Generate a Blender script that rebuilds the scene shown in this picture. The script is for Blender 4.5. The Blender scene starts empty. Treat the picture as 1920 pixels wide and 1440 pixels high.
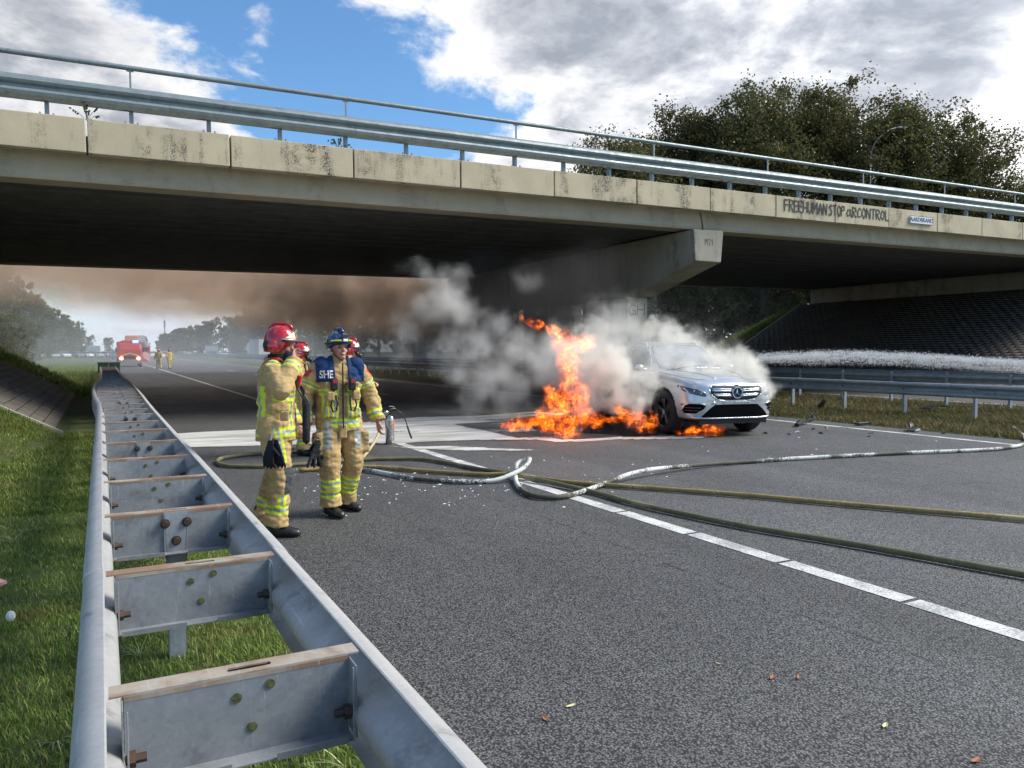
import bpy, bmesh, math, random, os
import numpy as np
from mathutils import Vector, Matrix, Euler, noise as mnoise
from mathutils.bvhtree import BVHTree
R = math.radians
rnd = random.Random(7)
SC = bpy.context.scene
COL = SC.collection
# ------------------------------------------------------------------ camera
cd = bpy.data.cameras.new('camera'); cam = bpy.data.objects.new('camera', cd); COL.objects.link(cam)
cam.location = (0, 0, 1.55)
cam.rotation_euler = (R(90 - 2.45), 0, R(-28.05))
cd.sensor_width = 36; cd.lens = 36 * 1445 / 1920; cd.clip_start = 0.05; cd.clip_end = 5000
SC.camera = cam
SUN_EL, SUN_AZ = R(42), R(110)      # azimuth measured from +Y (along the road) towards +X
SUND = Vector((math.sin(SUN_AZ) * math.cos(SUN_EL), math.cos(SUN_AZ) * math.cos(SUN_EL), math.sin(SUN_EL)))
SC.view_settings.view_transform = 'Standard'; SC.view_settings.look = 'None'
SC.view_settings.exposure = 0.9; SC.view_settings.gamma = 1
SC.view_settings.use_curve_mapping = False
SC.render.engine = 'CYCLES'
cy = SC.cycles
cy.use_denoising = True
try: cy.denoiser = 'OPENIMAGEDENOISE'
except Exception: pass
cy.max_bounces = 6; cy.diffuse_bounces = 3; cy.glossy_bounces = 3; cy.transmission_bounces = 4
cy.volume_bounces = 4; cy.transparent_max_bounces = 12
cy.volume_step_rate = 2.0; cy.volume_max_steps = 256
cy.use_adaptive_sampling = True; cy.adaptive_threshold = 0.02
cy.sample_clamp_indirect = 6
# ------------------------------------------------------------------ node helpers
class NT:
    def __init__(s, tree): s.t = tree; s.n = tree.nodes; s.l = tree.links
    def __call__(s, typ, **kw):
        n = s.n.new(typ)
        for k, v in kw.items():
            if k == 'ins':
                for a, b in v.items(): s.put(n, a, b)
            else: setattr(n, k, v)
        return n
    def put(s, n, a, b):
        sock = n.inputs[a]
        if hasattr(b, 'is_linked') or isinstance(b, bpy.types.NodeSocket): s.l.new(b, sock)
        elif isinstance(b, bpy.types.Node): s.l.new(b.outputs[0], sock)
        else: sock.default_value = b
    def math(s, op, a, b=None, c=None, clamp=False):
        n = s.n.new('ShaderNodeMath'); n.operation = op; n.use_clamp = clamp
        s.put(n, 0, a)
        if b is not None: s.put(n, 1, b)
        if c is not None: s.put(n, 2, c)
        return n.outputs[0]
    def vmath(s, op, a, b=None, out=0):
        n = s.n.new('ShaderNodeVectorMath'); n.operation = op; s.put(n, 0, a)
        if b is not None: s.put(n, 'Scale' if op == 'SCALE' else 1, b)
        return n.outputs['Value' if op in ('LENGTH', 'DISTANCE', 'DOT_PRODUCT') else 0]
    def noise(s, vec, scale, detail=4, rough=.55, dist=0, out='Fac'):
        n = s.n.new('ShaderNodeTexNoise'); s.put(n, 'Vector', vec); s.put(n, 'Scale', scale)
        n.inputs['Detail'].default_value = detail; n.inputs['Roughness'].default_value = rough; n.inputs['Distortion'].default_value = dist
        return n.outputs[out]
    def ramp(s, fac, stops, interp='LINEAR'):
        n = s.n.new('ShaderNodeValToRGB'); s.put(n, 0, fac); n.color_ramp.interpolation = interp
        e = n.color_ramp.elements
        while len(e) < len(stops): e.new(.5)
        for i, (p, c) in enumerate(stops):
            e[i].position = p; e[i].color = (c, c, c, 1) if isinstance(c, (int, float)) else (*c, 1)
        return n.outputs[0]
    def mix(s, fac, a, b, mode='MIX'):
        n = s.n.new('ShaderNodeMix'); n.data_type = 'RGBA'; n.blend_type = mode
        s.put(n, 0, fac); s.put(n, 6, (*a, 1) if isinstance(a, tuple) and len(a) == 3 else a); s.put(n, 7, (*b, 1) if isinstance(b, tuple) and len(b) == 3 else b)
        return n.outputs[2]
    def obj_coords(s):
        """object coordinates shifted by a random amount per object, so copies do not share their stains"""
        g = s('ShaderNodeTexCoord').outputs['Object']; r = s.math('MULTIPLY', s('ShaderNodeObjectInfo').outputs['Random'], 57.0)
        return s.vmath('ADD', g, s('ShaderNodeCombineXYZ', ins={0: r, 1: s.math('MULTIPLY', r, .37), 2: 0.0}).outputs[0])
    def maprange(s, v, a, b, c=0, d=1, smooth=False):
        n = s.n.new('ShaderNodeMapRange'); s.put(n, 0, v)
        if smooth: n.interpolation_type = 'SMOOTHSTEP'
        for i, x in enumerate((a, b, c, d)): s.put(n, i + 1, x)
        return n.outputs[0]
# ------------------------------------------------------------------ world
world = bpy.data.worlds.new('World'); SC.world = world; world.use_nodes = True
def make_world():
    t = world.node_tree; t.nodes.clear(); N = NT(t)
    out = N('ShaderNodeOutputWorld'); bg = N('ShaderNodeBackground'); t.links.new(bg.outputs[0], out.inputs[0])
    sky = N('ShaderNodeTexSky'); sky.sky_type = 'NISHITA'; sky.sun_disc = False
    sky.sun_elevation = SUN_EL; sky.sun_rotation = SUN_AZ; sky.altitude = 30; sky.air_density = 1.0; sky.dust_density = .6; sky.ozone_density = 2.0
    tc = N('ShaderNodeTexCoord'); D = tc.outputs['Generated']
    sep = N('ShaderNodeSeparateXYZ', ins={0: D})
    z = N.math('MAXIMUM', sep.outputs[2], 0.0)
    dz = N.math('ADD', z, .34)
    px = N.math('DIVIDE', sep.outputs[0], dz); py = N.math('DIVIDE', sep.outputs[1], dz)
    P = N('ShaderNodeCombineXYZ', ins={0: px, 1: py, 2: N.math('MULTIPLY', z, 1.2)}).outputs[0]
    n1 = N.noise(P, 3.1, 10, .58, .30)
    n2 = N.noise(P, 9.5, 8, .62, .3)
    n3 = N.noise(P, .7, 3, .5, 0)
    base = N.math('ADD', N.math('MULTIPLY', n1, .74), N.math('MULTIPLY', n2, .26))
    cov = N.math('MULTIPLY', N.math('SUBTRACT', n3, .5), .3)
    def blob(u, v, r, w):
        nonlocal cov
        a = (u - 960) / 1445; b = -(v - 720) / 1445
        d = cam.rotation_euler.to_matrix() @ Vector((a, b, -1)); d.normalize()
        dist = N.vmath('DISTANCE', D, tuple(d))
        g = N.maprange(dist, r * 1.1 / 1445, 0.0, 0, 1, True)
        cov = N.math('ADD', cov, N.math('MULTIPLY', g, w * .62))
    for b in ((40, 90, 290, .20), (350, 130, 190, .19), (505, 45, 90, .16), (700, 20, 130, .17), (880, 50, 190, .20), (1060, 130, 230, .15),
              (1380, 100, 560, .34), (1850, 250, 640, .26), (1020, 240, 230, .14), (560, 110, 300, -.26), (760, 190, 210, -.26), (930, 200, 130, -.25), (1010, 175, 80, -.26), (290, 10, 170, -.30), (640, 200, 200, -.12), (1570, 85, 70, -.16),
              (200, 240, 240, .13), (300, 620, 700, .22), (1120, 330, 220, .06)):
        blob(*b)
    tcov = 0.0
    for (u, v, r, w) in ((1330, 60, 560, .22), (1790, 230, 260, -.16), (1120, 160, 160, -.06), (860, 60, 220, -.12), (700, 20, 160, -.12), (1000, 330, 300, -.12)):
        d = cam.rotation_euler.to_matrix() @ Vector(((u - 960) / 1445, -(v - 720) / 1445, -1)); d.normalize()
        tcov = N.math('ADD', tcov, N.math('MULTIPLY', N.maprange(N.vmath('DISTANCE', D, tuple(d)), r * 1.1 / 1445, 0.0, 0, 1, True), w))
    dens = N.math('ADD', base, cov)
    mask = N.maprange(dens, .515, .635, 0, 1, True)
    thick = N.maprange(N.math('ADD', dens, tcov), .57, .76, 0, 1, True)
    # thicker parts of a cloud let less sun through and read grey from below; near the sun they glow
    n4 = N.noise(N.vmath('ADD', P, (3.1, .4, 0)), 3.4, 8, .6, .3)
    n1b = N.noise(N.vmath('ADD', P, (SUND.x * .06, SUND.y * .06, .02)), 3.1, 10, .58, .30); n2b = N.noise(N.vmath('ADD', P, (SUND.x * .03, SUND.y * .03, .01)), 9.5, 8, .62, .3)
    relief = N.math('ADD', N.math('MULTIPLY', N.math('SUBTRACT', n1b, n1), 2.6), N.math('MULTIPLY', N.math('SUBTRACT', n2b, n2), .7))
    shade = N.math('MULTIPLY', thick, N.maprange(n4, .34, .62, .25, .95, True))
    shade = N.math('ADD', shade, N.math('MULTIPLY', relief, .9), clamp=True)
    ccol = N.ramp(shade, [(0, (1.0, .99, .97)), (.3, (.78, .79, .82)), (.65, (.50, .525, .58)), (1, (.32, .35, .41))])
    sund = N.vmath('DOT_PRODUCT', N.vmath('NORMALIZE', D), tuple(SUND))
    glow = N.maprange(sund, .0, 1.0, 0, .55, True)
    k = N.math('ADD', 1.0, glow)
    ccol = N.mix(1.0, ccol, N('ShaderNodeCombineXYZ', ins={0: k, 1: k, 2: k}).outputs[0], 'MULTIPLY')
    lum = N.math('MULTIPLY', 5.7, 1.0)
    ccol = N.vmath('SCALE', ccol, lum)
    skyc = N.vmath('MULTIPLY', sky.outputs[0], (.70, .97, 1.14))
    skyc = N.vmath('SCALE', skyc, .90)
    col = N.mix(mask, skyc, ccol)
    hz = N.maprange(sep.outputs[2], 0.0, .16, .75, 0, True)
    col = N.mix(hz, col, (5.2, 5.7, 6.3, 1))
    t.links.new(col, bg.inputs[0]); bg.inputs[1].default_value = 0.10
make_world()
sl = bpy.data.lights.new('sun', 'SUN'); so = bpy.data.objects.new('sun', sl); COL.objects.link(so)
sl.energy = 2.8; sl.angle = R(28); sl.color = (1, .93, .80)
so.rotation_euler = SUND.to_track_quat('Z', 'Y').to_euler(); so.location = (20, -10, 30)
# ------------------------------------------------------------------ mesh helpers
class MB:
    def __init__(s): s.v = []; s.f = []; s.m = []; s.cur = 0
    def add(s, vs, fs):
        o = len(s.v); s.v += [tuple(v) for v in vs]; s.f += [tuple(i + o for i in f) for f in fs]; s.m += [s.cur] * len(fs); return s
    def box(s, c, d, rot=None, taper=1.0):
        x, y, z = d[0] / 2, d[1] / 2, d[2] / 2; t = taper
        vs = [(-x, -y, -z), (x, -y, -z), (x, y, -z), (-x, y, -z), (-x * t, -y * t, z), (x * t, -y * t, z), (x * t, y * t, z), (-x * t, y * t, z)]
        M = (rot.to_matrix() if isinstance(rot, Euler) else rot) if rot is not None else None
        vs = [(M @ Vector(v) if M else Vector(v)) + Vector(c) for v in vs]
        return s.add(vs, [(3, 2, 1, 0), (4, 5, 6, 7), (0, 1, 5, 4), (1, 2, 6, 5), (2, 3, 7, 6), (3, 0, 4, 7)])
    def cyl(s, a, b, r0, r1=None, n=12, caps=True):
        return s.tube([a, b], [r0, r0 if r1 is None else r1], n, caps)
    def tube(s, pts, r, n=10, caps=True, flat=1.0):
        pts = [Vector(p) for p in pts]; N = len(pts)
        rs = r if isinstance(r, (list, tuple)) else [r] * N
        vs = []; up = None
        for i, p in enumerate(pts):
            t = (pts[min(i + 1, N - 1)] - pts[max(i - 1, 0)])
            t = t.normalized() if t.length > 1e-9 else Vector((0, 0, 1))
            if up is None: up = Vector((0, 0, 1)) if abs(t.z) < .9 else Vector((1, 0, 0))
            x = up.cross(t)
            if x.length < 1e-4: x = Vector((1, 0, 0)).cross(t)
            x.normalize(); y = t.cross(x); up = y
            for k in range(n):
                a = 2 * math.pi * k / n
                vs.append(p + x * math.cos(a) * rs[i] + y * math.sin(a) * rs[i] * flat)
        fs = [(i * n + k, i * n + (k + 1) % n, (i + 1) * n + (k + 1) % n, (i + 1) * n + k) for i in range(N - 1) for k in range(n)]
        if caps: fs += [tuple(range(n))[::-1], tuple((N - 1) * n + k for k in range(n))]
        return s.add(vs, fs)
    def loft(s, secs, closed=True, caps=True):
        n = len(secs[0]); vs = [p for q in secs for p in q]; m = n if closed else n - 1
        fs = [(i * n + k, i * n + (k + 1) % n, (i + 1) * n + (k + 1) % n, (i + 1) * n + k) for i in range(len(secs) - 1) for k in range(m)]
        if caps and closed: fs += [tuple(range(n))[::-1], tuple((len(secs) - 1) * n + k for k in range(n))]
        return s.add(vs, fs)
    def ell(s, c, d, rot=None, n=12, m=8):
        M = rot.to_matrix() if isinstance(rot, Euler) else rot
        vs = []; 
        for i in range(1, m):
            ph = math.pi * i / m
            for k in range(n):
                a = 2 * math.pi * k / n
                vs.append(Vector((math.sin(ph) * math.cos(a) * d[0], math.sin(ph) * math.sin(a) * d[1], math.cos(ph) * d[2])))
        vs += [Vector((0, 0, d[2])), Vector((0, 0, -d[2]))]
        vs = [(M @ v if M else v) + Vector(c) for v in vs]
        fs = [(i * n + k, (i + 1) * n + k, (i + 1) * n + (k + 1) % n, i * n + (k + 1) % n) for i in range(m - 2) for k in range(n)]
        T = (m - 1) * n
        fs += [(T, k, (k + 1) % n) for k in range(n)] + [(T + 1, (m - 2) * n + (k + 1) % n, (m - 2) * n + k) for k in range(n)]
        return s.add(vs, fs)
    def mesh(s, name, mats=None, smooth=False):
        me = bpy.data.meshes.new(name); me.from_pydata(s.v, [], s.f)
        for m in (mats if isinstance(mats, (list, tuple)) else [mats]):
            if m: me.materials.append(m)
        if any(s.m): me.polygons.foreach_set('material_index', s.m)
        if smooth: me.polygons.foreach_set('use_smooth', [True] * len(me.polygons))
        me.update(); return me
    def build(s, name, mats, parent=None, smooth=False, bevel=0, seg=2, **tg):
        me = s.mesh(name, mats, smooth)
        bm = bmesh.new(); bm.from_mesh(me); bmesh.ops.recalc_face_normals(bm, faces=bm.faces); bm.to_mesh(me); bm.free()
        return obj(name, me, parent, bevel, seg, **tg)
def obj(name, me, parent=None, bevel=0, seg=2, **tg):
    o = bpy.data.objects.new(name, me); COL.objects.link(o)
    if parent is not None: o.parent = parent
    if bevel:
        b = o.modifiers.new('bevel', 'BEVEL'); b.width = bevel; b.segments = seg; b.limit_method = 'ANGLE'; b.angle_limit = R(35)
    for k, v in tg.items(): o['category' if k == 'cat' else k] = v
    return o
def thing(name, label, cat, loc=(0, 0, 0), rz=0, group=None, rot=None):
    o = bpy.data.objects.new(name, None); COL.objects.link(o); o.location = loc
    o.rotation_euler = rot if rot else (0, 0, rz); o.empty_display_size = .2
    o['label'] = label; o['category'] = cat
    if group: o['group'] = group
    return o
def kids(o): return [c for c in bpy.data.objects if c.parent == o]
def dup(root, loc, rz=None, label=None, scale=None, children=None):
    r = root.copy(); COL.objects.link(r); r.location = loc
    if rz is not None: r.rotation_euler = (0, 0, rz)
    if scale: r.scale = scale if isinstance(scale, tuple) else (scale,) * 3
    if label: r['label'] = label
    for ch in (children or kids(root)):
        c = ch.copy(); COL.objects.link(c); c.parent = r
        for g in kids(ch):
            d = g.copy(); COL.objects.link(d); d.parent = c
    return r
def npmesh(name, V, F, mats, smooth=False, midx=None):
    V = np.asarray(V, np.float32); F = np.asarray(F, np.int32); k = F.shape[1]
    me = bpy.data.meshes.new(name); me.vertices.add(len(V)); me.vertices.foreach_set('co', V.ravel())
    me.loops.add(F.size); me.loops.foreach_set('vertex_index', F.ravel())
    me.polygons.add(len(F)); me.polygons.foreach_set('loop_start', np.arange(0, F.size, k, dtype=np.int32))
    for m in (mats if isinstance(mats, (list, tuple)) else [mats]): me.materials.append(m)
    if midx is not None: me.polygons.foreach_set('material_index', np.asarray(midx, np.int32))
    if smooth: me.polygons.foreach_set('use_smooth', np.ones(len(F), bool))
    me.update(calc_edges=True); return me
def evalmesh(o):
    dg = bpy.context.evaluated_depsgraph_get(); dg.update()
    me = bpy.data.meshes.new_from_object(o.evaluated_get(dg), depsgraph=dg); return me
def bake(o):
    me = evalmesh(o); old = o.data; o.modifiers.clear(); o.data = me; me.name = o.name
    return o
# ------------------------------------------------------------------ materials
MATS = {}
def mat(name, base=(.5, .5, .5), rough=.6, metal=0.0, var=None, vscale=3, vdetail=5, bump=0, bscale=40, rvar=0, spec=.5, coat=0, emit=None, estr=0, stretch=None, alpha=None, bdist=.01):
    if name in MATS: return MATS[name]
    m = bpy.data.materials.new(name); m.use_nodes = True; N = NT(m.node_tree); b = m.node_tree.nodes['Principled BSDF']
    b.inputs['Roughness'].default_value = rough; b.inputs['Metallic'].default_value = metal; b.inputs['Specular IOR Level'].default_value = spec
    b.inputs['Coat Weight'].default_value = coat; b.inputs['Coat Roughness'].default_value = .08
    b.inputs['Base Color'].default_value = (*base, 1)
    g = N('ShaderNodeTexCoord').outputs['Object']
    if stretch: 
        mp = N('ShaderNodeMapping', ins={0: g}); mp.inputs['Scale'].default_value = stretch; gs = mp.outputs[0]
    else: gs = g
    if var is not None:
        f = N.noise(gs, vscale, vdetail, .6, .2)
        f = N.maprange(f, .32, .68)
        N.put(b, 'Base Color', N.mix(f, base, var))
        if rvar: N.put(b, 'Roughness', N.maprange(f, 0, 1, rough, rough + rvar))
    if bump:
        bn = N('ShaderNodeBump'); bn.inputs['Strength'].default_value = bump; bn.inputs['Distance'].default_value = bdist
        N.put(bn, 'Height', N.noise(gs, bscale, 4, .6)); N.put(b, 'Normal', bn.outputs[0])
    if emit: b.inputs['Emission Color'].default_value = (*emit, 1); b.inputs['Emission Strength'].default_value = estr
    if alpha is not None: b.inputs['Alpha'].default_value = alpha
    MATS[name] = m; return m
def bsdf(m): return m.node_tree.nodes['Principled BSDF']
def m_asphalt():
    m = mat('asphalt', (.05, .05, .052), .78); N = NT(m.node_tree); b = bsdf(m); g = N('ShaderNodeTexCoord').outputs['Object']
    v1 = N('ShaderNodeTexVoronoi', ins={'Vector': g, 'Scale': 88.0}); v1.inputs['Randomness'].default_value = 1
    cs = N('ShaderNodeSeparateColor', ins={0: v1.outputs['Color']})
    stone = N.ramp(cs.outputs[0], [(0, (.085, .085, .085)), (.5, (.125, .125, .123)), (.85, (.160, .158, .154)), (1, (.23, .225, .215))])
    gap = N.maprange(v1.outputs['Distance'], .38, .66, 0, 1, True)
    col = N.mix(gap, stone, (.022, .022, .023))
    big = N.noise(g, .35, 5, .6, .3)
    mp = N('ShaderNodeMapping', ins={0: g}); mp.inputs['Scale'].default_value = (1.6, .05, 1)
    lane = N.noise(mp.outputs[0], 1.0, 3, .5)
    k = N.math('MULTIPLY', N.maprange(big, .3, .7, .85, 1.15), N.maprange(lane, .3, .7, .86, 1.14))
    col = N.vmath('SCALE', col, k)
    sx = N('ShaderNodeSeparateXYZ', ins={0: g}); wv = N.math('MULTIPLY', N.math('SUBTRACT', N.noise(g, 1.6, 6, .75), .5), .22)
    tracks = N.math('ADD', N.maprange(N.math('ABSOLUTE', N.math('SUBTRACT', sx.outputs[0], 5.75)), 0, .55, .16, 0, True), N.maprange(N.math('ABSOLUTE', N.math('SUBTRACT', sx.outputs[0], 7.6)), 0, .55, .16, 0, True))
    col = N.vmath('SCALE', col, N.math('ADD', 1.0, N.math('MULTIPLY', tracks, N.maprange(big, .3, .6, .4, 1.2))))
    col = N.vmath('SCALE', col, N.maprange(sx.outputs[0], 4.2, 4.6, .96, 1.08))
    for xc, wd in ((3.62, .010), (4.62, .007), (9.15, .009)):
        dd = N.math('ABSOLUTE', N.math('SUBTRACT', N.math('ADD', sx.outputs[0], wv), xc)); br = N.maprange(N.noise(g, 2.2, 4, .7), .46, .54, 0, 1, True)
        cr = N.math('MULTIPLY', N.maprange(dd, wd * .5, wd * 1.6, .85, 0, True), br); col = N.mix(cr, col, (.008, .008, .009))
    stn = N.maprange(N.noise(g, .55, 6, .7, .6), .60, .72, 0, .45, True); col = N.mix(stn, col, (.035, .034, .034))
    N.put(b, 'Base Color', col)
    # wet, sooty patch around the burning car
    N.put(b, 'Roughness', N.maprange(N.noise(g, .8, 4), .35, .65, .62, .78))
    h = N.math('MULTIPLY', N.math('SUBTRACT', 1.0, v1.outputs['Distance']), N.maprange(cs.outputs[1], 0, 1, .6, 1))
    bn = N('ShaderNodeBump'); bn.inputs['Strength'].default_value = .9; bn.inputs['Distance'].default_value = .006
    N.put(bn, 'Height', h); N.put(b, 'Normal', bn.outputs[0])
    return m
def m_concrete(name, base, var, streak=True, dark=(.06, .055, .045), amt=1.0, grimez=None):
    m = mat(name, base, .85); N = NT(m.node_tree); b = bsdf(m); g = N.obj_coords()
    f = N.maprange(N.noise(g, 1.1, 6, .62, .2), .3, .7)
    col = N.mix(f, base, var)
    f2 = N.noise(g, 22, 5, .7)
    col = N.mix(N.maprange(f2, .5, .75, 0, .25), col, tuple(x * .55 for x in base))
    if streak:
        mp = N('ShaderNodeMapping', ins={0: g}); mp.inputs['Scale'].default_value = (1.0, 1.0, .12)
        st = N.maprange(N.noise(mp.outputs[0], 1.5, 6, .68, .1), .47, .62, 0, 1, True)
        sp = N.maprange(N.noise(g, 45, 3, .6), .42, .58, 0, 1, True)
        sp2 = N.maprange(N.noise(g, 3.5, 4, .6), .35, .6, 0, 1, True)
        N_ = N.math('MULTIPLY', N.math('MULTIPLY', st, sp), N.math('MULTIPLY', sp2, .85 * amt))
        col = N.mix(N_, col, dark)
    N.put(b, 'Base Color', col)
    bn = N('ShaderNodeBump'); bn.inputs['Strength'].default_value = .5; bn.inputs['Distance'].default_value = .006
    N.put(bn, 'Height', N.noise(g, 55, 5, .7)); N.put(b, 'Normal', bn.outputs[0])
    return m
def m_galv(name, base, var, metal=.55, rough=.42, rust=0):
    m = mat(name, base, rough, metal); N = NT(m.node_tree); b = bsdf(m); g = N.obj_coords()
    v = N('ShaderNodeTexVoronoi', ins={'Vector': g, 'Scale': 70.0}); cs = N('ShaderNodeSeparateColor', ins={0: v.outputs['Color']})
    f = N.maprange(N.noise(g, 4.5, 6, .65, .3), .32, .68)
    f = N.math('ADD', N.math('MULTIPLY', f, .75), N.math('MULTIPLY', cs.outputs[0], .25))
    col = N.mix(f, base, var)
    gr = N.maprange(N.noise(g, 5, 6, .7, .8), .55, .72, 0, .55, True); col = N.mix(gr, col, (.10, .095, .085))
    if rust:
        r = N.maprange(N.noise(g, 3.0, 6, .6, .4), .5 - .25 * rust, .62 - .15 * rust, 0, .9, True)
        col = N.mix(r, col, (.23, .13, .075))
        N.put(b, 'Metallic', N.math('MULTIPLY', N.math('SUBTRACT', 1.0, r), metal))
    mp = N('ShaderNodeMapping', ins={0: g}); mp.inputs['Scale'].default_value = (60, 1.5, 6)
    sc_ = N.maprange(N.noise(mp.outputs[0], 1.0, 5, .7), .58, .70, 0, .35, True)
    col = N.mix(sc_, col, tuple(min(1, x * 1.5) for x in base))
    N.put(b, 'Base Color', col); N.put(b, 'Roughness', N.maprange(f, 0, 1, rough, rough + .2))
    bn = N('ShaderNodeBump'); bn.inputs['Strength'].default_value = .15; bn.inputs['Distance'].default_value = .003
    N.put(bn, 'Height', N.noise(g, 30, 4)); N.put(b, 'Normal', bn.outputs[0])
    return m
def m_leaf(name, a, b_, c, trans=.25, patch=None):
    m = mat(name, a, .6); N = NT(m.node_tree); b = bsdf(m); gi = N('ShaderNodeNewGeometry').outputs['Random Per Island']
    oi = N('ShaderNodeObjectInfo').outputs['Random']
    col = N.ramp(gi, [(0, a), (.5, b_), (.88, c), (1, tuple(min(1, x * 1.6) for x in c))])
    if patch:
        g = N('ShaderNodeTexCoord').outputs['Object']; pf = N.maprange(N.noise(g, 1.3, 6, .68, .5), .50, .70, 0, .7, True); col = N.mix(pf, col, patch)
        col = N.vmath('SCALE', col, N.maprange(N.noise(g, 4.5, 4, .6), .3, .7, .65, 1.25))
    hs = N('ShaderNodeHueSaturation', ins={'Color': col, 'Value': N.maprange(oi, 0, 1, .8, 1.2), 'Hue': N.maprange(oi, 0, 1, .485, .512)})
    N.put(b, 'Base Color', hs.outputs[0]); b.inputs['Specular IOR Level'].default_value = .25
    tr = N('ShaderNodeBsdfTranslucent', ins={'Color': hs.outputs[0]}); mx = N('ShaderNodeMixShader', ins={0: trans, 1: b.outputs[0], 2: tr.outputs[0]})
    o = [n for n in m.node_tree.nodes if n.type == 'OUTPUT_MATERIAL'][0]; m.node_tree.links.new(mx.outputs[0], o.inputs[0])
    return m
M_asph = m_asphalt()
M_panel = m_concrete('fascia_concrete', (.62, .52, .345), (.48, .405, .275), True, (.045, .038, .03), 1.25)
M_girder = m_concrete('girder_concrete', (.48, .405, .29), (.38, .325, .235), True, (.13, .115, .09), .6)
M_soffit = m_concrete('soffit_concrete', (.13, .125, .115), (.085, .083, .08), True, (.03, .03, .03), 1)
M_pier = m_concrete('pier_concrete', (.40, .36, .28), (.30, .275, .22), True, (.07, .06, .05), 1)
M_galv = m_galv('galvanised_steel', (.60, .59, .565), (.40, .40, .395), .45, .45)
M_galvd = m_galv('weathered_steel', (.40, .43, .46), (.26, .28, .30), .5, .5)
M_cross = m_galv('crossbar_steel', (.34, .36, .38), (.19, .205, .225), .35, .55)
M_rustb = m_galv('rusty_flange', (.46, .42, .36), (.36, .28, .21), .25, .6, .45)
M_brail = m_galv('bridge_rail_steel', (.30, .35, .36), (.20, .235, .24), .5, .45)
M_bolt = mat('bolt_steel', (.05, .047, .045), .6, .5, var=(.12, .07, .045), vscale=30)
M_paint = None
def m_paint():
    m = mat('road_paint', (.72, .72, .69), .6); N = NT(m.node_tree); b = bsdf(m); g = N('ShaderNodeTexCoord').outputs['Object']
    w = N.noise(g, 60, 5, .75); w2 = N.noise(g, 3, 4, .6)
    f = N.maprange(N.math('ADD', N.math('MULTIPLY', w, .6), N.math('MULTIPLY', w2, .4)), .42, .56, 0, 1, True)
    N.put(b, 'Base Color', N.mix(f, (.30, .30, .29), (.70, .70, .67)))
    bn = N('ShaderNodeBump'); bn.inputs['Strength'].default_value = .7; bn.inputs['Distance'].default_value = .004
    N.put(bn, 'Height', N.noise(g, 90, 4)); N.put(b, 'Normal', bn.outputs[0]); return m
M_paint = m_paint()
def m_ground():
    m = mat('grass_soil', (.05, .075, .02), .95); N = NT(m.node_tree); b = bsdf(m); g = N('ShaderNodeTexCoord').outputs['Object']
    f = N.maprange(N.noise(g, .9, 7, .65, .3), .35, .65); f2 = N.maprange(N.noise(g, 18, 5, .7), .35, .65)
    c = N.mix(f, (.06, .10, .018), (.11, .12, .035)); c = N.mix(N.math('MULTIPLY', f2, .6), c, (.03, .032, .014))
    N.put(b, 'Base Color', c)
    bn = N('ShaderNodeBump'); bn.inputs['Strength'].default_value = 1; bn.inputs['Distance'].default_value = .03
    N.put(bn, 'Height', N.noise(g, 40, 5, .7)); N.put(b, 'Normal', bn.outputs[0]); return m
M_ground = m_ground()
# ------------------------------------------------------------------ terrain and roads
def hgt(x, y):
    h = 0.0
    d = math.hypot(max(0, x + 9.5), max(0, 16.3 - y, y - 36))
    h = max(h, min(4.8, 4.9 - .555 * d))
    d = math.hypot(max(0, 39.6 - x), max(0, 16.0 - y, y - 35.0))
    h = max(h, min(4.6, 4.55 - .53 * d))
    return max(h, 0.0)
def soft(x, y):
    h = hgt(x, y)
    h += .05 * mnoise.noise(Vector((x * .8, y * .8, 0))) * (1 if (x < .3 or x > 31) else .25)
    if .86 < x < 14.15 or 22.2 < x < 31.2: h = -.06
    return h
def make_terrain():
    xs = [-900, -400, -200, -100, -60, -40, -30, -24] + list(np.arange(-20, -.3, .45)) + [-.1, .2, .5, .84, .9, 14.1, 14.2] + list(np.arange(14.6, 22, .5)) + [22.1, 22.3, 31.1, 31.3] + list(np.arange(31.6, 60, .6)) + [65, 75, 90, 120, 200, 400, 1000]
    ys = [-60, -20] + list(np.arange(-8, 60, .5)) + [62, 66, 72, 80, 95, 120, 160, 220, 320, 500, 800, 1600]
    V = [(x, y, soft(x, y)) for y in ys for x in xs]; n = len(xs)
    F = [(j * n + i, j * n + i + 1, (j + 1) * n + i + 1, (j + 1) * n + i) for j in range(len(ys) - 1) for i in range(n - 1)]
    obj('ground', npmesh('ground', V, F, M_ground, True), kind='structure')
make_terrain()
def sheet(name, x0, x1, y0, y1, z, m, wob=0, **tg):
    b = MB(); n = 60
    ys = [y0 + (y1 - y0) * (i / n) ** 2 for i in range(n + 1)] if wob else [y0, y1]
    for a, c in zip(ys, ys[1:]):
        wa = lambda y, s: wob * mnoise.noise(Vector((y * 1.3, s, 0)))
        b.add([(x0 + wa(a, 1), a, z), (x1, a, z), (x1, c, z), (x0 + wa(c, 1), c, z)], [(0, 1, 2, 3)])
    return b.build(name, m, **tg)
sheet('highway_asphalt', .96, 14.05, -12, 1500, 0.0, M_asph, .06, kind='structure')
sheet('opposite_carriageway', 22.4, 31.0, -12, 1500, 0.0, M_asph, kind='structure')
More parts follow.
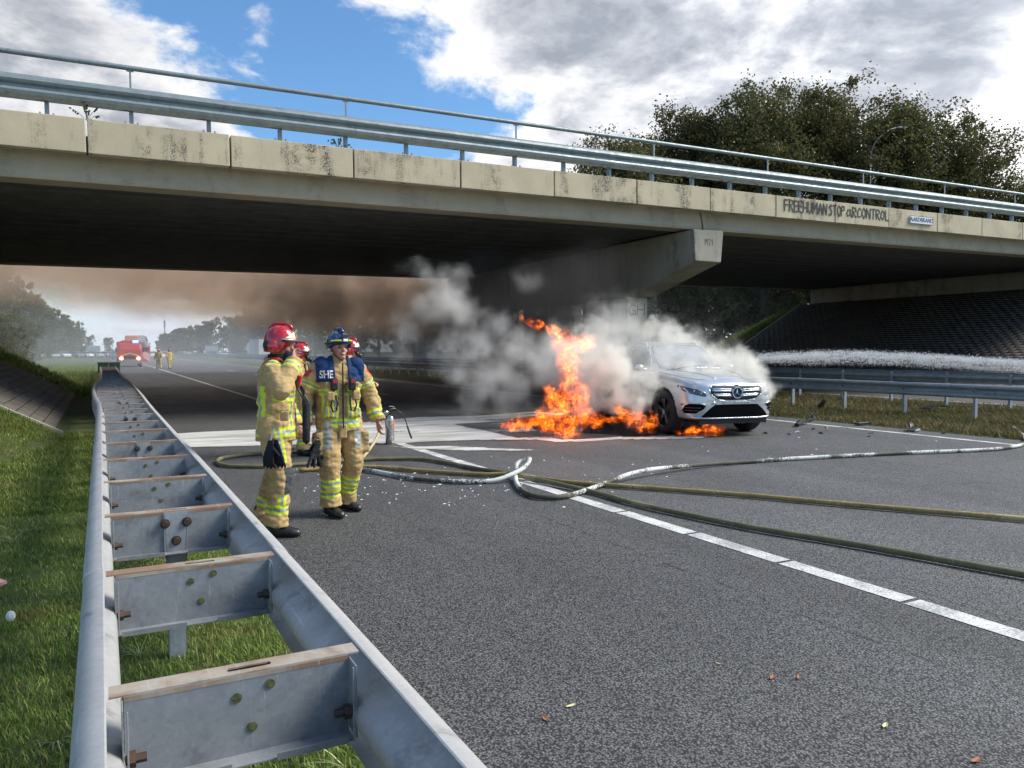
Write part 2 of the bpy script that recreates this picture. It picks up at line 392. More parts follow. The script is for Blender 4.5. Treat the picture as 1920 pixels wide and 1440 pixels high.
def markings():
    b = MB(); z = .004
    # edge line of the hard shoulder, laid in one metre blocks with hairline gaps
    y = -6.0
    while y < 30:
        o = .008 * math.sin(y * 5); b.add([(4.315 + o, y + .02, z), (4.475 + o, y + .02, z), (4.475 + o, y + .985, z), (4.315 + o, y + .985, z)], [(0, 1, 2, 3)]); y += 1.0
    b.add([(4.32, 30, z), (4.47, 30, z), (4.47, 1400, z), (4.32, 1400, z)], [(0, 1, 2, 3)])
    b.build('shoulder_line', M_paint, kind='structure')
    b = MB(); y = -10
    while y < 400:
        if y > 12: b.add([(8.85, y, z), (8.98, y, z), (8.98, y + 3, z), (8.85, y + 3, z)], [(0, 1, 2, 3)])
        y += 12
    b.build('lane_marking', M_paint, kind='structure')
    b = MB()
    for a, c in ((-10, 2.2), (2.24, 7.2), (7.24, 10.6), (10.65, 60), (60, 1400)): b.add([(13.22, a, z), (13.36, a, z), (13.36, c, z), (13.22, c, z)], [(0, 1, 2, 3)])
    b.build('median_line', M_paint, kind='structure')
    b = MB()
    for x in (23.0, 30.4): b.add([(x, -10, z), (x + .15, -10, z), (x + .15, 1400, z), (x, 1400, z)], [(0, 1, 2, 3)])
    y = -10
    while y < 300: b.add([(26.7, y, z), (26.83, y, z), (26.83, y + 3, z), (26.7, y + 3, z)], [(0, 1, 2, 3)]); y += 12
    b.build('opposite_markings', M_paint, kind='structure')
markings()
# ------------------------------------------------------------------ bridge
SL = .0147
bridge = thing('road_bridge', 'grey beige concrete highway overpass with panelled fascia and steel railing', 'bridge', rot=(0, -math.atan(SL), 0))
XL, XR = -26.0, 62.0
def build_bridge():
    x = -.06 - 2.61 * 9; first = None; i = 0
    while x < XR:
        w = 2.575
        if first is None:
            b = MB(); b.loft([[(xx, 17.0, 5.34), (xx, 17.0, 5.99), (xx, 17.42, 6.0), (xx, 17.42, 5.50), (xx, 17.2, 5.34)] for xx in (0, w)])
            first = b.build('fascia_panel', M_panel, bridge, bevel=.012); o = first
        else:
            o = first.copy(); COL.objects.link(o); o.parent = bridge
        o.location = (x, rnd.uniform(-.006, .006), rnd.uniform(-.006, .006)); x += 2.61; i += 1
    x = XL
    first = None
    while x < XR:
        if first is None:
            b = MB(); b.box((2.6, 35.4, 5.66), (5.16, .35, .66)); first = b.build('fascia_panel', M_panel, bridge); o = first
        else: o = first.copy(); COL.objects.link(o); o.parent = bridge
        o.location.x = x; x += 5.22
    b = MB()
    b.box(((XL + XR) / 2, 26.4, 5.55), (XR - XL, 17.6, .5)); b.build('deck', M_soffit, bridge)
    # edge girders, one per span, a joint over the pier
    for x0, x1 in ((XL, -9.7), (-9.66, 15.66), (15.72, 39.9), (39.95, XR)):
        b = MB(); b.loft([[(xx, 17.55, 5.42), (xx, 17.43, 4.93), (xx, 17.46, 4.86), (xx, 18.05, 4.86), (xx, 18.1, 5.42)] for xx in (x0, x1)])
        b.build('edge_girder', M_girder, bridge, bevel=.01)
        b = MB(); b.loft([[(xx, 35.0, 5.42), (xx, 35.0, 4.86), (xx, 34.5, 4.86), (xx, 34.5, 5.42)] for xx in (x0, x1)])
        b.build('edge_girder', M_girder, bridge)
    first = None
    for y in np.arange(18.32, 34.4, .49):
        for x0, x1 in ((-26, -9.7), (-9.65, 15.6), (15.76, 39.8)):
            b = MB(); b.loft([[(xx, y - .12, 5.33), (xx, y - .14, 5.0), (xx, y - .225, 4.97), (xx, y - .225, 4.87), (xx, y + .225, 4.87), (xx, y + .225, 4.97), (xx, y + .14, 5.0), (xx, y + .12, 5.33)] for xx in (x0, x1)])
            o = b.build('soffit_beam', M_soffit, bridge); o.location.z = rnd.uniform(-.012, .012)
    # graffiti and name plate
build_bridge()
# stroke lettering -----------------------------------------------------
GL = {'F': [[(0, 0), (0, 1), (.6, 1.02)], [(0, .55), (.5, .56)]], 'R': [[(0, 0), (0, 1), (.5, .95), (.55, .7), (.05, .5), (.6, 0)]],
      'E': [[(.55, 0), (0, .02), (0, 1), (.55, .98)], [(0, .5), (.5, .52)]], 'H': [[(0, 0), (0, 1)], [(.6, 0), (.62, 1)], [(0, .5), (.6, .48)]],
      'U': [[(0, 1), (.02, .2), (.3, 0), (.55, .2), (.6, 1)]], 'M': [[(0, 0), (.05, 1), (.35, .4), (.65, 1), (.75, 0)]], 'A': [[(0, 0), (.3, 1), (.62, 0)], [(.1, .35), (.5, .36)]],
      'N': [[(0, 0), (.02, 1), (.55, 0), (.6, 1)]], 'S': [[(.55, .9), (.3, 1), (.05, .8), (.5, .35), (.35, 0), (0, .1)]], 'T': [[(.3, 0), (.3, 1)], [(0, 1), (.62, .98)]],
      'O': [[(.3, 0), (.02, .3), (.05, .8), (.3, 1), (.58, .7), (.55, .25), (.3, 0)]], 'P': [[(0, 0), (.02, 1), (.5, .92), (.5, .6), (.02, .5)]],
      'a': [[(.6, .65), (.2, .7), (0, .35), (.2, .05), (.5, .25), (.58, .7), (.6, .3), (.75, .05)]], 'C': [[(.55, .85), (.3, 1), (.02, .6), (.1, .1), (.55, .12)]],
      'L': [[(0, 1), (.02, 0), (.6, .02)]], 'G': [[(.6, .85), (.25, 1), (0, .5), (.2, .02), (.6, .1), (.6, .45), (.35, .45)]], 'W': [[(0, 1), (.15, 0), (.4, .6), (.6, 0), (.8, 1)]],
      'B': [[(0, 0), (0, 1), (.45, .9), (.45, .62), (.05, .52), (.55, .35), (.5, .05), (0, 0)]], '1': [[(.1, .8), (.3, 1), (.3, 0)]], '9': [[(.5, .6), (.15, .55), (.1, .9), (.45, 1), (.52, .6), (.45, 0)]],
      '7': [[(0, 1), (.55, 1), (.2, 0)]], 'K': [[(0, 0), (0, 1)], [(.55, 1), (.05, .5), (.6, 0)]], '-': [[(0, .5), (.5, .5)]]}
def strokes(txt, x, z, h, y, w, r, jit=.03, adv=.8, b=None, dzdx=0):
    """letters in the plane y=const, as flat strokes a few millimetres proud"""
    b = b or MB(); q = random.Random(len(txt)); sx = w
    for ch in txt:
        if ch == ' ': x += sx * .35; continue
        wid = max(p[0] for s in GL[ch] for p in s)
        for s in GL[ch]:
            pts = []
            for (a, c), (d, e) in zip(s, s[1:]):
                for t in (0, .5): pts.append((a + (d - a) * t, c + (e - c) * t))
            pts.append(s[-1])
            P = [Vector((x + a * sx + q.uniform(-jit, jit) * sx * .6, y, z + dzdx * 0 + c * h + q.uniform(-jit, jit) * h)) for a, c in pts]
            for i in range(len(P) - 1):
                d = (P[i + 1] - P[i]); n_ = Vector((-d.z, 0, d.x)).normalized() * r
                e = d.normalized() * r * .6; A = P[i] - e; B = P[i + 1] + e
                yy = Vector((0, .0012 * ((i % 2) + 1), 0))
                b.add([A - n_ - yy, B - n_ - yy, B + n_ - yy, A + n_ - yy, A - n_ + Vector((0, .004, 0)), B - n_ + Vector((0, .004, 0)), B + n_ + Vector((0, .004, 0)), A + n_ + Vector((0, .004, 0))],
                      [(0, 1, 2, 3), (0, 4, 5, 1), (1, 5, 6, 2), (2, 6, 7, 3), (3, 7, 4, 0)])
        x += sx * (wid + (adv - .6))
    return b, x
M_spray = mat('black_spray_paint', (.035, .033, .03), .8, var=(.09, .085, .07), vscale=9)
M_sprayg = mat('faded_spray_paint', (.16, .15, .13), .85, var=(.3, .28, .23), vscale=9)
xg = 18.55
b, xg = strokes('FREEHUMAN', xg, 5.56, .33, 16.985, .275, .020, .05, .76)
b, xg = strokes('STOP', xg + .06, 5.55, .33, 16.985, .255, .020, .05, .76, b)
b, xg = strokes('aRCONTROL', xg + .08, 5.56, .31, 16.985, .30, .020, .05, .78, b)
b.build('graffiti', M_spray, bridge, label='hand sprayed black line of capitals on the fascia')
def name_sign():
    s = thing('name_sign', 'small white rectangular name plate with blue capitals fixed to the overpass fascia', 'sign', (25.0, 16.965, 5.675 + 25 * SL), rot=(0, -math.atan(SL), 0))
    MB().box((0, 0, 0), (1.24, .03, .27)).build('sign_plate', mat('sign_white', (.8, .8, .78), .5), s, bevel=.008)
    b = MB()
    for c, d in (((0, -.017, .125), (1.22, .006, .012)), ((0, -.017, -.125), (1.22, .006, .012)), ((-.61, -.017, 0), (.012, .006, .24)), ((.61, -.017, 0), (.012, .006, .24))): b.box(c, d)
    b.build('sign_border', mat('sign_blue', (.03, .06, .16), .5), s)
    cu = bpy.data.curves.new('lettering', 'FONT'); cu.body = 'AARDBRAND'; cu.size = .205; cu.extrude = .003; cu.offset = .0; cu.align_x = 'CENTER'; cu.align_y = 'CENTER'
    t = bpy.data.objects.new('t', cu); COL.objects.link(t); me = evalmesh(t); bpy.data.objects.remove(t); me.materials.clear(); me.materials.append(MATS['sign_blue'])
    o = obj('lettering', me, s); o.rotation_euler = (R(90), 0, 0); o.location = (0, -.0195, 0)
name_sign()
def pier():
    p = thing('bridge_pier', 'concrete pier with tapered hammerhead cap and graffiti covered columns in the median', 'pier', (15.63, 0, 0))
    b = MB()
    def sec(y, zb, hw, hb): return [(-hw, y, 5.04 + .0), (-hb, y, zb), (hb, y, zb), (hw, y, 5.07)]
    b.loft([sec(17.2, 4.15, .57, .49), sec(20.3, 3.31, .57, .45), sec(31.9, 3.31, .57, .45), sec(35.0, 4.15, .57, .49)])
    cap = b.build('pier_cap', M_pier, p, bevel=.02)
    b = MB()
    b2, _ = strokes('1971', -.17, 4.62, .17, 17.197, .14, .009, .0, .8, b)
    b2.build('date_plate', mat('relief_concrete', (.13, .115, .09), .9), cap)
    for k, (y0, y1) in enumerate(((20.5, 23.2), (25.1, 27.6), (29.4, 32.0))):
        b = MB(); b.box((-.02, (y0 + y1) / 2, 1.64), (.78, y1 - y0, 3.36)); c = b.build('column', M_pier, p, bevel=.02)
        if k == 0:
            b, _ = strokes('GH', -.38, 2.72, .36, y0 - .004, .44, .022, .05); b.build('graffiti', M_spray, c)
            b, _ = strokes('TWC', -.35, 2.22, .32, y0 - .004, .28, .014, .05, .78); strokes('PAB', -.35, 1.78, .32, y0 - .004, .29, .015, .05, .8, b); strokes('OKE', -.35, 1.32, .30, y0 - .004, .29, .015, .05, .8, b); b.build('graffiti', M_sprayg, c)
pier()
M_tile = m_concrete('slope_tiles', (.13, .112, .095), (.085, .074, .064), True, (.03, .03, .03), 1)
def slope_tiles(name, x0, x1, y0, y1, sgn, label):
    """paving of the slope under the bridge, tile courses laid up the bank"""
    t = thing(name, label, 'slope paving')
    V = []; F = []; tile = None; sl_ = math.atan(.555)
    L = x1 - x0; n = int(L / .21); rows = int((y1 - y0) / .42)
    for i in range(n):
        for j in range(rows):
            xa = x0 + i * .21; ya = y0 + j * .42 + (.21 if i % 2 else 0)
            dz = rnd.uniform(-.004, .004) + .035
            if x0 < 0 and xa > -4.6 and ya < 21.8:
                if tile is None:
                    b = MB(); b.box((0, 0, -.02), (.225, .405, .05)); tile = b.build('paving_tile', M_tile, t, bevel=.006); o = tile
                else: o = tile.copy(); COL.objects.link(o)
                o.location = (xa + .105, ya + .21, hgt(xa + .105, ya + .21) + .04 + rnd.uniform(-.006, .006)); o.rotation_euler = (rnd.uniform(-.02, .02), sl_, rnd.uniform(-.02, .02)); continue
            pts = [(xa + .004, ya + .006), (xa + .206, ya + .006), (xa + .206, ya + .414), (xa + .004, ya + .414)]
            o = len(V)
            V += [(x, y, hgt(x, y) + dz) for x, y in pts] + [(x, y, hgt(x, y) + dz - .06) for x, y in pts]
            F += [(o, o + 1, o + 2, o + 3), (o, o + 4, o + 5, o + 1), (o + 1, o + 5, o + 6, o + 2), (o + 2, o + 6, o + 7, o + 3), (o + 3, o + 7, o + 4, o)]
    me = npmesh('paving_tiles', V, F, M_tile); o = obj('paving_tiles', me, t, kind='stuff')
    # concrete kerbs around the field of tiles
    for y in (y0 - .12, y1 + .15):
        b = MB(); b.loft([[(x, y - .07, hgt(x, y) - .1), (x, y - .07, hgt(x, y) + .06), (x, y + .07, hgt(x, y) + .06), (x, y + .07, hgt(x, y) - .1)] for x in np.linspace(x0, x1, 12)])
        b.build('kerb', M_pier, t)
    return t
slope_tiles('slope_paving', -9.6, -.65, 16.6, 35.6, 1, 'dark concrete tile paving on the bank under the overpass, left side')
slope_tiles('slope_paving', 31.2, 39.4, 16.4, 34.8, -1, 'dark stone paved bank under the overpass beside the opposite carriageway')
def abutment(x, sgn, label):
    a = thing('bridge_abutment', label, 'abutment', (x, 0, 0))
    z = 4.86 + x * SL
    MB().box((sgn * .5, 26.0, z - .45 + .01), (1.0, 17.2, .88)).build('bearing_beam', M_pier, a, bevel=.02)
    MB().box((sgn * 1.5, 26.0, z + .1), (1.0, 17.2, 2.0)).build('back_wall', M_pier, a)
abutment(40.0, 1, 'concrete abutment beam at the top of the right paved bank')
abutment(-9.9, -1, 'concrete abutment beam at the top of the left paved bank')
# ------------------------------------------------------------------ bridge railing
WP = [(0, .156), (.020, .153), (.050, .136), (.064, .108), (.058, .082), (.030, .062), (-.006, .046), (-.027, .032), (-.035, .015), (-.037, 0)]
WPROF = WP + [(a, -c) for a, c in WP[-2::-1]]
def wbeam(x, z, y0, y1, sgn, th=.004, scale=1.0, step=None, path=None):
    """W-profile rail running along y, ridges towards sgn*x"""
    b = MB(); ys = [y0, y1] if not step else list(np.arange(y0, y1 + .01, step))
    secs = []
    for y in ys:
        dx, dz = path(y) if path else (0, 0)
        fr = [(x + dx + sgn * a * scale, y, z + dz + c * scale) for a, c in WPROF]
        bk = [(x + dx + sgn * (a * scale - th), y, z + dz + c * scale * .985) for a, c in WPROF]
        secs.append(fr + bk[::-1])
    b.loft(secs); return b
def rail_on_bridge(y, label):
    g = thing('bridge_railing', label, 'railing', rot=(0, -math.atan(SL), 0))
    for k in range(18):
        x0 = -24 + k * 4.35
        b = MB()
        fr = [(0, .21), (.02, .22), (.10, .16), (.12, .10), (.10, .055), (.035, .02), (.03, -.02), (.10, -.055), (.12, -.10), (.10, -.16), (.02, -.22), (0, -.21)]
        prof = fr + [(a - .012, c * .96) for a, c in fr[::-1]]
        b.loft([[(xx, y - .10 - a, 6.50 + c + .002 * (k % 2)) for a, c in prof] for xx in (x0, x0 + 4.38)])
        b.build('rail_beam', M_brail, g, smooth=False, bevel=.004)
        b = MB(); b.box((x0 + 2.18, y + .32, 6.52), (4.36, .05, .28)); b.build('rear_beam', M_brail, g)
        b = MB(); b.cyl((x0, y - .05, 7.13), (x0 + 4.35, y - .05, 7.13), .05, n=12, caps=False); b.build('handrail', M_brail, g, smooth=True)
    bp = MB(); bp.box((0, .05, 6.30), (.075, .12, .60)); bp.box((0, .18, 6.45), (.06, .3, .08)); bp.box((0, .05, 6.005), (.30, .26, .02))
    post = bp.build('post', M_brail, g, bevel=.006); 
    bolts = []
    for sx in (-.11, .11): bb = MB(); bb.cyl((sx, -.03, 6.045), (sx, -.03, 6.085), .022, .018, 6); bb.box((sx, -.03, 6.03), (.055, .055, .04)); bolts.append(bb.build('anchor_bolt', M_galvd, post))
    hb = MB(); hb.box((0, -.05, 6.9), (.035, .03, .42)); hb.box((0, -.05, 7.07), (.13, .05, .015)); stub = hb.build('handrail_post', M_brail, g)
    i = 0
    for k in range(-16, 40):
        x = .72 + 1.4464 * k
        if k == -16: p = post
        else:
            p = post.copy(); COL.objects.link(p)
            for bolt in bolts: q = bolt.copy(); COL.objects.link(q); q.parent = p
        p.location = (x, y, 0)
        if k % 3 == 0:
            s = stub if i == 0 else stub.copy()
            if i: COL.objects.link(s)
            s.location = (x, y, 0); i += 1
rail_on_bridge(17.28, 'grey steel box railing with round handrail along the near edge of the overpass')
rail_on_bridge(35.0, 'grey steel railing along the far edge of the overpass')
# ------------------------------------------------------------------ roadside guardrails
def double_guardrail():
    g = thing('guardrail', 'double sided galvanised guardrail with rusty topped crossbars on the grass verge beside the hard shoulder', 'guardrail', (0, 0, 0))
    def path(y):
        t = max(0, (y - 13) / 14); w = math.sin(min(1, t) * math.pi * 1.0)
        return (-.13 * w if y > 13 else 0, -.02 * w)
    def pathr(y):
        t = max(0, (y - 13) / 14); w = math.sin(min(1, t) * math.pi); return (.06 * w, -.03 * w)
    XLr, XRr = -.010, .600
    y = -1.2; k = 0
    while y < 60:
        L = 4.44 if y < 40 else 20
        b = wbeam(XLr, .600, y - .06, y + L + .06, -1, step=L / 4 if y > 8 else None, path=path if y > 8 else None)
        o = b.build('rail_beam', M_galv, g, smooth=True); o.location = (-.0025 * (k % 2), 0, .002 * (k % 2))
        b = wbeam(XRr, .600, y - .06, y + L + .06, 1, step=L / 4 if y > 8 else None, path=pathr if y > 8 else None)
        o = b.build('rail_beam', M_galv, g, smooth=True); o.location = (.0025 * (k % 2), 0, .002 * (k % 2))
        y += L; k += 1
    for o in kids(g):
        m = o.modifiers.new('e', 'EDGE_SPLIT'); m.split_angle = R(38)
    # crossbar: a Z shaped pressed section, top flange pointing away, slot in the middle
    W = .530
    b = MB(); T = .004
    b.box((0, 0, -.10), (W, T, .20))                                  # web
    b.box((0, -.030, -.2015), (W, .062, T)); b.box((-W * .27, -.064, -.196), (W * .40, T, .018)); b.box((W * .30, -.064, -.196), (W * .34, T, .018))
    web = b.build('crossbar', M_cross, g)
    b = MB(); s0, s1 = .085, .012                                      # flange with a slot
    cx = .02
    WF = W + .062
    outer = [(-W / 2, 0), (-s0 + cx, 0), (s0 + cx, 0), (W / 2, 0), (W / 2, .068), (s0 + cx, .068), (-s0 + cx, .068), (-W / 2, .068)]
    hole = []
    for k in range(12):
        a = 2 * math.pi * k / 12; hx = cx + math.cos(a) * s1 + (s0 - .03 - s1) * (1 if math.cos(a) > .01 else -1 if math.cos(a) < -.01 else 0); hole.append((hx, .034 + math.sin(a) * .012))
    def fl(z0, z1):
        bmx = bmesh.new()
        for z in (z0,):
            vo = [bmx.verts.new((x, y_, z)) for x, y_ in [(-WF / 2, 0), (WF / 2, 0), (WF / 2, .068), (-WF / 2, .068)]]
            vh = [bmx.verts.new((x, y_, z)) for x, y_ in hole]
            eds = [bmx.edges.new((vo[i], vo[(i + 1) % 4])) for i in range(4)] + [bmx.edges.new((vh[i], vh[(i + 1) % 12])) for i in range(12)]
            bmesh.ops.triangle_fill(bmx, edges=eds, use_beauty=True)
        r = bmesh.ops.extrude_face_region(bmx, geom=bmx.faces[:]); bmesh.ops.translate(bmx, verts=[v for v in r['geom'] if isinstance(v, bmesh.types.BMVert)], vec=(0, 0, z1 - z0))
        bmesh.ops.recalc_face_normals(bmx, faces=bmx.faces); me = bpy.data.meshes.new('top_flange'); bmx.to_mesh(me); bmx.free(); me.materials.append(M_rustb); return me
    flange = obj('top_flange', fl(0, .0045), web)
    b = MB(); b.add([(-W / 2, -.003, -.012), (W / 2, -.003, -.012), (W / 2, -.0035, .0005), (-W / 2, -.0035, .0005)], [(0, 1, 2, 3)]); b.box((0, .068, -.007), (W, .003, .016)); lip = b.build('flange_lip', M_rustb, web)
    ends = []
    for s in (-1, 1):
        b = MB(); b.box((s * (W / 2 + .004), -.03, -.10), (.004, .075, .19)); b.box((s * (W / 2 - .006), -.075, -.10), (.004, .006, .19)); ends.append(b.build('end_plate', M_galvd, web, bevel=.0015))
        b = MB(); b.cyl((s * (W / 2 - .0), -.035, -.135), (s * (W / 2 - .045), -.035, -.135), .011, n=6); b.cyl((s * (W / 2 - .004), -.035, -.135), (s * (W / 2 - .022), -.035, -.135), .019, n=6); ends.append(b.build('bolt', M_bolt, web))
    hb = MB()
    for x, z in ((-.035 + cx, -.055), (.045 + cx, -.035), (.0 + cx, -.135)): hb.cyl((x, -.0022, z), (x, -.006, z), .0125, n=12)
    holes = hb.mesh('bolt_hole', M_hole := mat('lichen_ring', (.13, .14, .045), .9, var=(.03, .03, .02), vscale=90))
    # each hole on its own
    hs = []
    for x, z in ((-.035 + cx, -.055), (.045 + cx, -.035), (.0 + cx, -.135)):
        b1 = MB(); b1.cyl((x, -.0022, z), (x, -.0055, z), .0125, n=12); b1.cyl((x, -.0055, z), (x, -.0062, z), .008, n=10); hs.append(b1.build('bolt_hole', M_hole, web))
    bt = []
    for x, z in ((-.05 + cx, -.055), (.05 + cx, -.055), (.0 + cx, -.145)):
        b1 = MB(); b1.cyl((x, -.014, z), (x, -.030, z), .019, .015, 8); b1.cyl((x, -.012, z), (x, -.018, z), .024, n=12); bt.append(b1.build('post_bolt', M_bolt, None, smooth=False))
    b1 = MB(); b1.loft([[(-.055 + cx, -.008, 0.0), (.055 + cx, -.008, 0.0), (.055 + cx, -.0125, 0), (-.055 + cx, -.0125, 0)], [(-.055 + cx, -.008, -.19), (.055 + cx, -.008, -.19), (.055 + cx, -.0125, -.19), (-.055 + cx, -.0125, -.19)],
                        [(-.042 + cx, -.008, -.30), (.042 + cx, -.008, -.30), (.042 + cx, -.0125, -.30), (-.042 + cx, -.0125, -.30)], [(-.042 + cx, -.008, -.86), (.042 + cx, -.008, -.86), (.042 + cx, -.0125, -.86), (-.042 + cx, -.0125, -.86)]])
    for s in (-1, 1): b1.loft([[(cx + s * .055, -.0125, -.01), (cx + s * .055, .03, -.01), (cx + s * .051, .03, -.01), (cx + s * .051, -.0125, -.01)], [(cx + s * .042, -.0125, -.30), (cx + s * .042, .03, -.30), (cx + s * .038, .03, -.3), (cx + s * .038, -.0125, -.3)], [(cx + s * .042, -.0125, -.86), (cx + s * .042, .03, -.86), (cx + s * .038, .03, -.86), (cx + s * .038, -.0125, -.86)]])
    post = b1.build('post', M_galvd, None)
    pitch = 1.11; base = kids(web); i = 0
    ys = [1.98 + pitch * k for k in range(-2, 50)]
    for k, y in enumerate(ys):
        kk = k - 2; haspost = kk % 3 == 2
        dxl = path(y)[0]; dxr = pathr(y)[0]; wid = (XRr + dxr) - (XLr + dxl); cxm = ((XRr + dxr) + (XLr + dxl)) / 2
        w = web if i == 0 else web.copy()
        if i: COL.objects.link(w)
        w.location = (cxm, y, .742 + path(y)[1] + rnd.uniform(-.004, .004)); w.scale = (wid / .610, 1, 1); w.rotation_euler = (rnd.uniform(-.02, .02), rnd.uniform(-.008, .008), rnd.uniform(-.012, .012))
        for ch in base:
            if y > 22 and ch.name.startswith(('bolt', 'end_plate', 'flange_lip')): continue
            if haspost and ch.name.startswith('bolt_hole') and i: continue
            if i:
                c = ch.copy(); COL.objects.link(c); c.parent = w
        if haspost:
            for b_ in (bt if y < 22 else []):
                c = b_.copy(); COL.objects.link(c); c.parent = w
            p = post.copy(); COL.objects.link(p); p.parent = g; p.location = w.location
        i += 1
    for o in bt + [post]: bpy.data.objects.remove(o)
    return g
double_guardrail()
def single_guardrail(x, sgn, ztop, spacing, y1, label, soffs=0, y0=-8):
    g = thing('guardrail', label, 'guardrail')
    y = y0; k = 0
    while y < y1:
        L = 4.3 if y < 45 else 40
        o = wbeam(x, ztop - .155, y - .06, y + L + .06, sgn).build('rail_beam', M_galvd, g, smooth=True); o.location.x = sgn * .003 * (k % 2); o.modifiers.new('e', 'EDGE_SPLIT').split_angle = R(38); y += L; k += 1
    b = MB(); b.box((-sgn * .055, 0, ztop / 2 - .1), (.10, .055, ztop + .1)); p = b.build('post', M_galvd, g, bevel=.004)
    b = MB(); b.cyl((sgn * .02, 0, ztop - .155), (sgn * .034, 0, ztop - .155), .02, n=8); q = b.build('bolt', M_bolt, p)
    y = y0 + .5 + soffs; i = 0
    while y < min(y1, 110):
        if i:
            c = p.copy(); COL.objects.link(c)
            if y < 30: d = q.copy(); COL.objects.link(d); d.parent = c
        else: c = p
        c.location = (x, y, 0); c.rotation_euler.z = rnd.uniform(-.05, .05); i += 1; y += spacing
single_guardrail(17.2, -1, .80, 1.72, 320, 'single steel guardrail on posts along the near side of the grassy median', .62)
single_guardrail(21.0, 1, .98, 1.72, 320, 'taller steel guardrail on posts along the far side of the median', .2)
single_guardrail(32.2, -1, .8, 3.4, 120, 'steel guardrail beyond the opposite carriageway', .2, 40)
# ------------------------------------------------------------------ burning car
def make_car():
    S = 1.04; h = R(-100)
    car = thing('burning_car', 'silver car on fire with thick pale smoke pouring from its bonnet', 'car', (10.5, 12.7, 0), h); car.scale = (S, S, S)
    P = mat('silver_paint', (.60, .63, .67), .28, .65, coat=1.0)
    N = NT(P.node_tree); b = bsdf(P); g = N('ShaderNodeTexCoord').outputs['Object']; sp = N('ShaderNodeSeparateXYZ', ins={0: g})
    soot = N.maprange(N.math('ADD', N.math('MULTIPLY', sp.outputs[0], -.45), N.noise(g, 2.2, 6, .65, .5)), .30, .95, 0, 1, True)   # burnt towards the tail
    dust = N.maprange(N.noise(g, 3, 6, .6), .45, .7, 0, .25)
    c = N.mix(dust, (.66, .665, .67), (.40, .385, .36)); c = N.mix(soot, c, (.022, .019, .017)); N.put(b, 'Base Color', c)
    N.put(b, 'Roughness', N.maprange(soot, 0, 1, .26, .8)); N.put(b, 'Metallic', N.maprange(soot, 0, 1, .55, 0)); N.put(b, 'Coat Weight', N.maprange(soot, 0, 1, .9, 0))
    BK = mat('black_trim', (.012, .012, .013), .45); IN = mat('intake_mesh_black', (.004, .004, .004), .9, spec=.1); CH = mat('chrome', (.75, .76, .78), .12, 1.0); GL_ = mat('smoky_glass', (.20, .21, .215), .10, 0, spec=.9, coat=1, var=(.50, .49, .47), vscale=2.5)
    TY = mat('tyre_rubber', (.016, .016, .017), .8, bump=.3, bscale=60); RM = mat('rim_alloy', (.16, .16, .165), .35, .8, var=(.07, .07, .07), vscale=6)
    def section(x, w, zb, zs, zt, cr=.03):
        pr = [(0, zb), (w * .55, zb), (w - .10, zb + .005), (w - .035, zb + .05), (w - .006, zb + (zs - zb) * .30), (w, zb + (zs - zb) * .55), (w - .022, zb + (zs - zb) * .82), (w - .05, zs), (w - .11, zt - .01), (w * .62, zt + cr * .5), (w * .3, zt + cr * .9), (0, zt + cr)]
        return [(x, y, z) for y, z in pr] + [(x, -y, z) for y, z in pr[-2:0:-1]]
    b = MB()
    b.loft([section(-2.30, .62, .48, .88, .95, 0), section(-2.26, .80, .36, .98, 1.03), section(-2.12, .89, .30, 1.03, 1.08), section(-1.7, .935, .26, 1.04, 1.10), section(-.8, .945, .25, 1.02, 1.09), section(.3, .945, .25, .99, 1.07),
            section(.95, .945, .25, .965, 1.07), section(1.4, .943, .25, .93, 1.035, .045), section(1.8, .925, .24, .885, .985, .06), section(2.05, .885, .235, .835, .935, .05), section(2.20, .80, .235, .775, .885, .035), section(2.285, .68, .25, .72, .84, .02), section(2.325, .50, .30, .66, .77, .01)])
    body = b.build('body', P, car, smooth=True)
    m = body.modifiers.new('s', 'SUBSURF'); m.levels = 3; m.render_levels = 3
    cutb = MB()
    for x in (1.42, -1.45):
        for s in (-1, 1): cutb.cyl((x, s * .62, .35), (x, s * 1.2, .35), .425, n=48)
    cut = cutb.build('cut', None); cut.parent = car
    bo = body.modifiers.new('b', 'BOOLEAN'); bo.operation = 'DIFFERENCE'; bo.object = cut; bo.solver = 'EXACT'
    car.rotation_euler = (0, 0, 0); car.location = (0, 0, 0); car.scale = (1, 1, 1); bpy.context.view_layer.update()
    bake(body); bpy.data.objects.remove(cut)
    me = body.data
    for m_ in (BK,): me.materials.append(m_)
    for p in me.polygons:
        p.use_smooth = True
        c = p.center
        for x in (1.42, -1.45):
            if abs(math.hypot(c[0] - x, c[2] - .35) - .425) < .012 or (abs(abs(c[1]) - .62) < .01 and math.hypot(c[0] - x, c[2] - .35) < .43): p.material_index = 1; p.use_smooth = False
        if c[2] < .262: p.material_index = 1
    body.modifiers.new('e', 'EDGE_SPLIT').split_angle = R(40)
    # cabin
    def cs(x, wb, wt, zb, zt):
        pr = [(0, zb), (wb, zb), (wb - (wb - wt) * .5, zb + (zt - zb) * .5), (wt + .03, zt - .06), (wt - .03, zt - .015), (wt * .6, zt + .012), (0, zt + .02)]
        return [(x, y, z) for y, z in pr] + [(x, -y, z) for y, z in pr[-2:0:-1]]
    b = MB(); b.loft([cs(-2.10, .74, .70, 1.0, 1.10), cs(-1.85, .80, .66, 1.0, 1.33), cs(-1.55, .83, .64, 1.0, 1.545), cs(-1.0, .85, .635, 1.0, 1.60), cs(-.3, .86, .63, 1.0, 1.615), cs(.1, .86, .62, 1.0, 1.585), cs(.32, .86, .61, 1.0, 1.51), cs(.75, .85, .66, 1.0, 1.24), cs(1.02, .82, .70, 1.0, 1.075)])
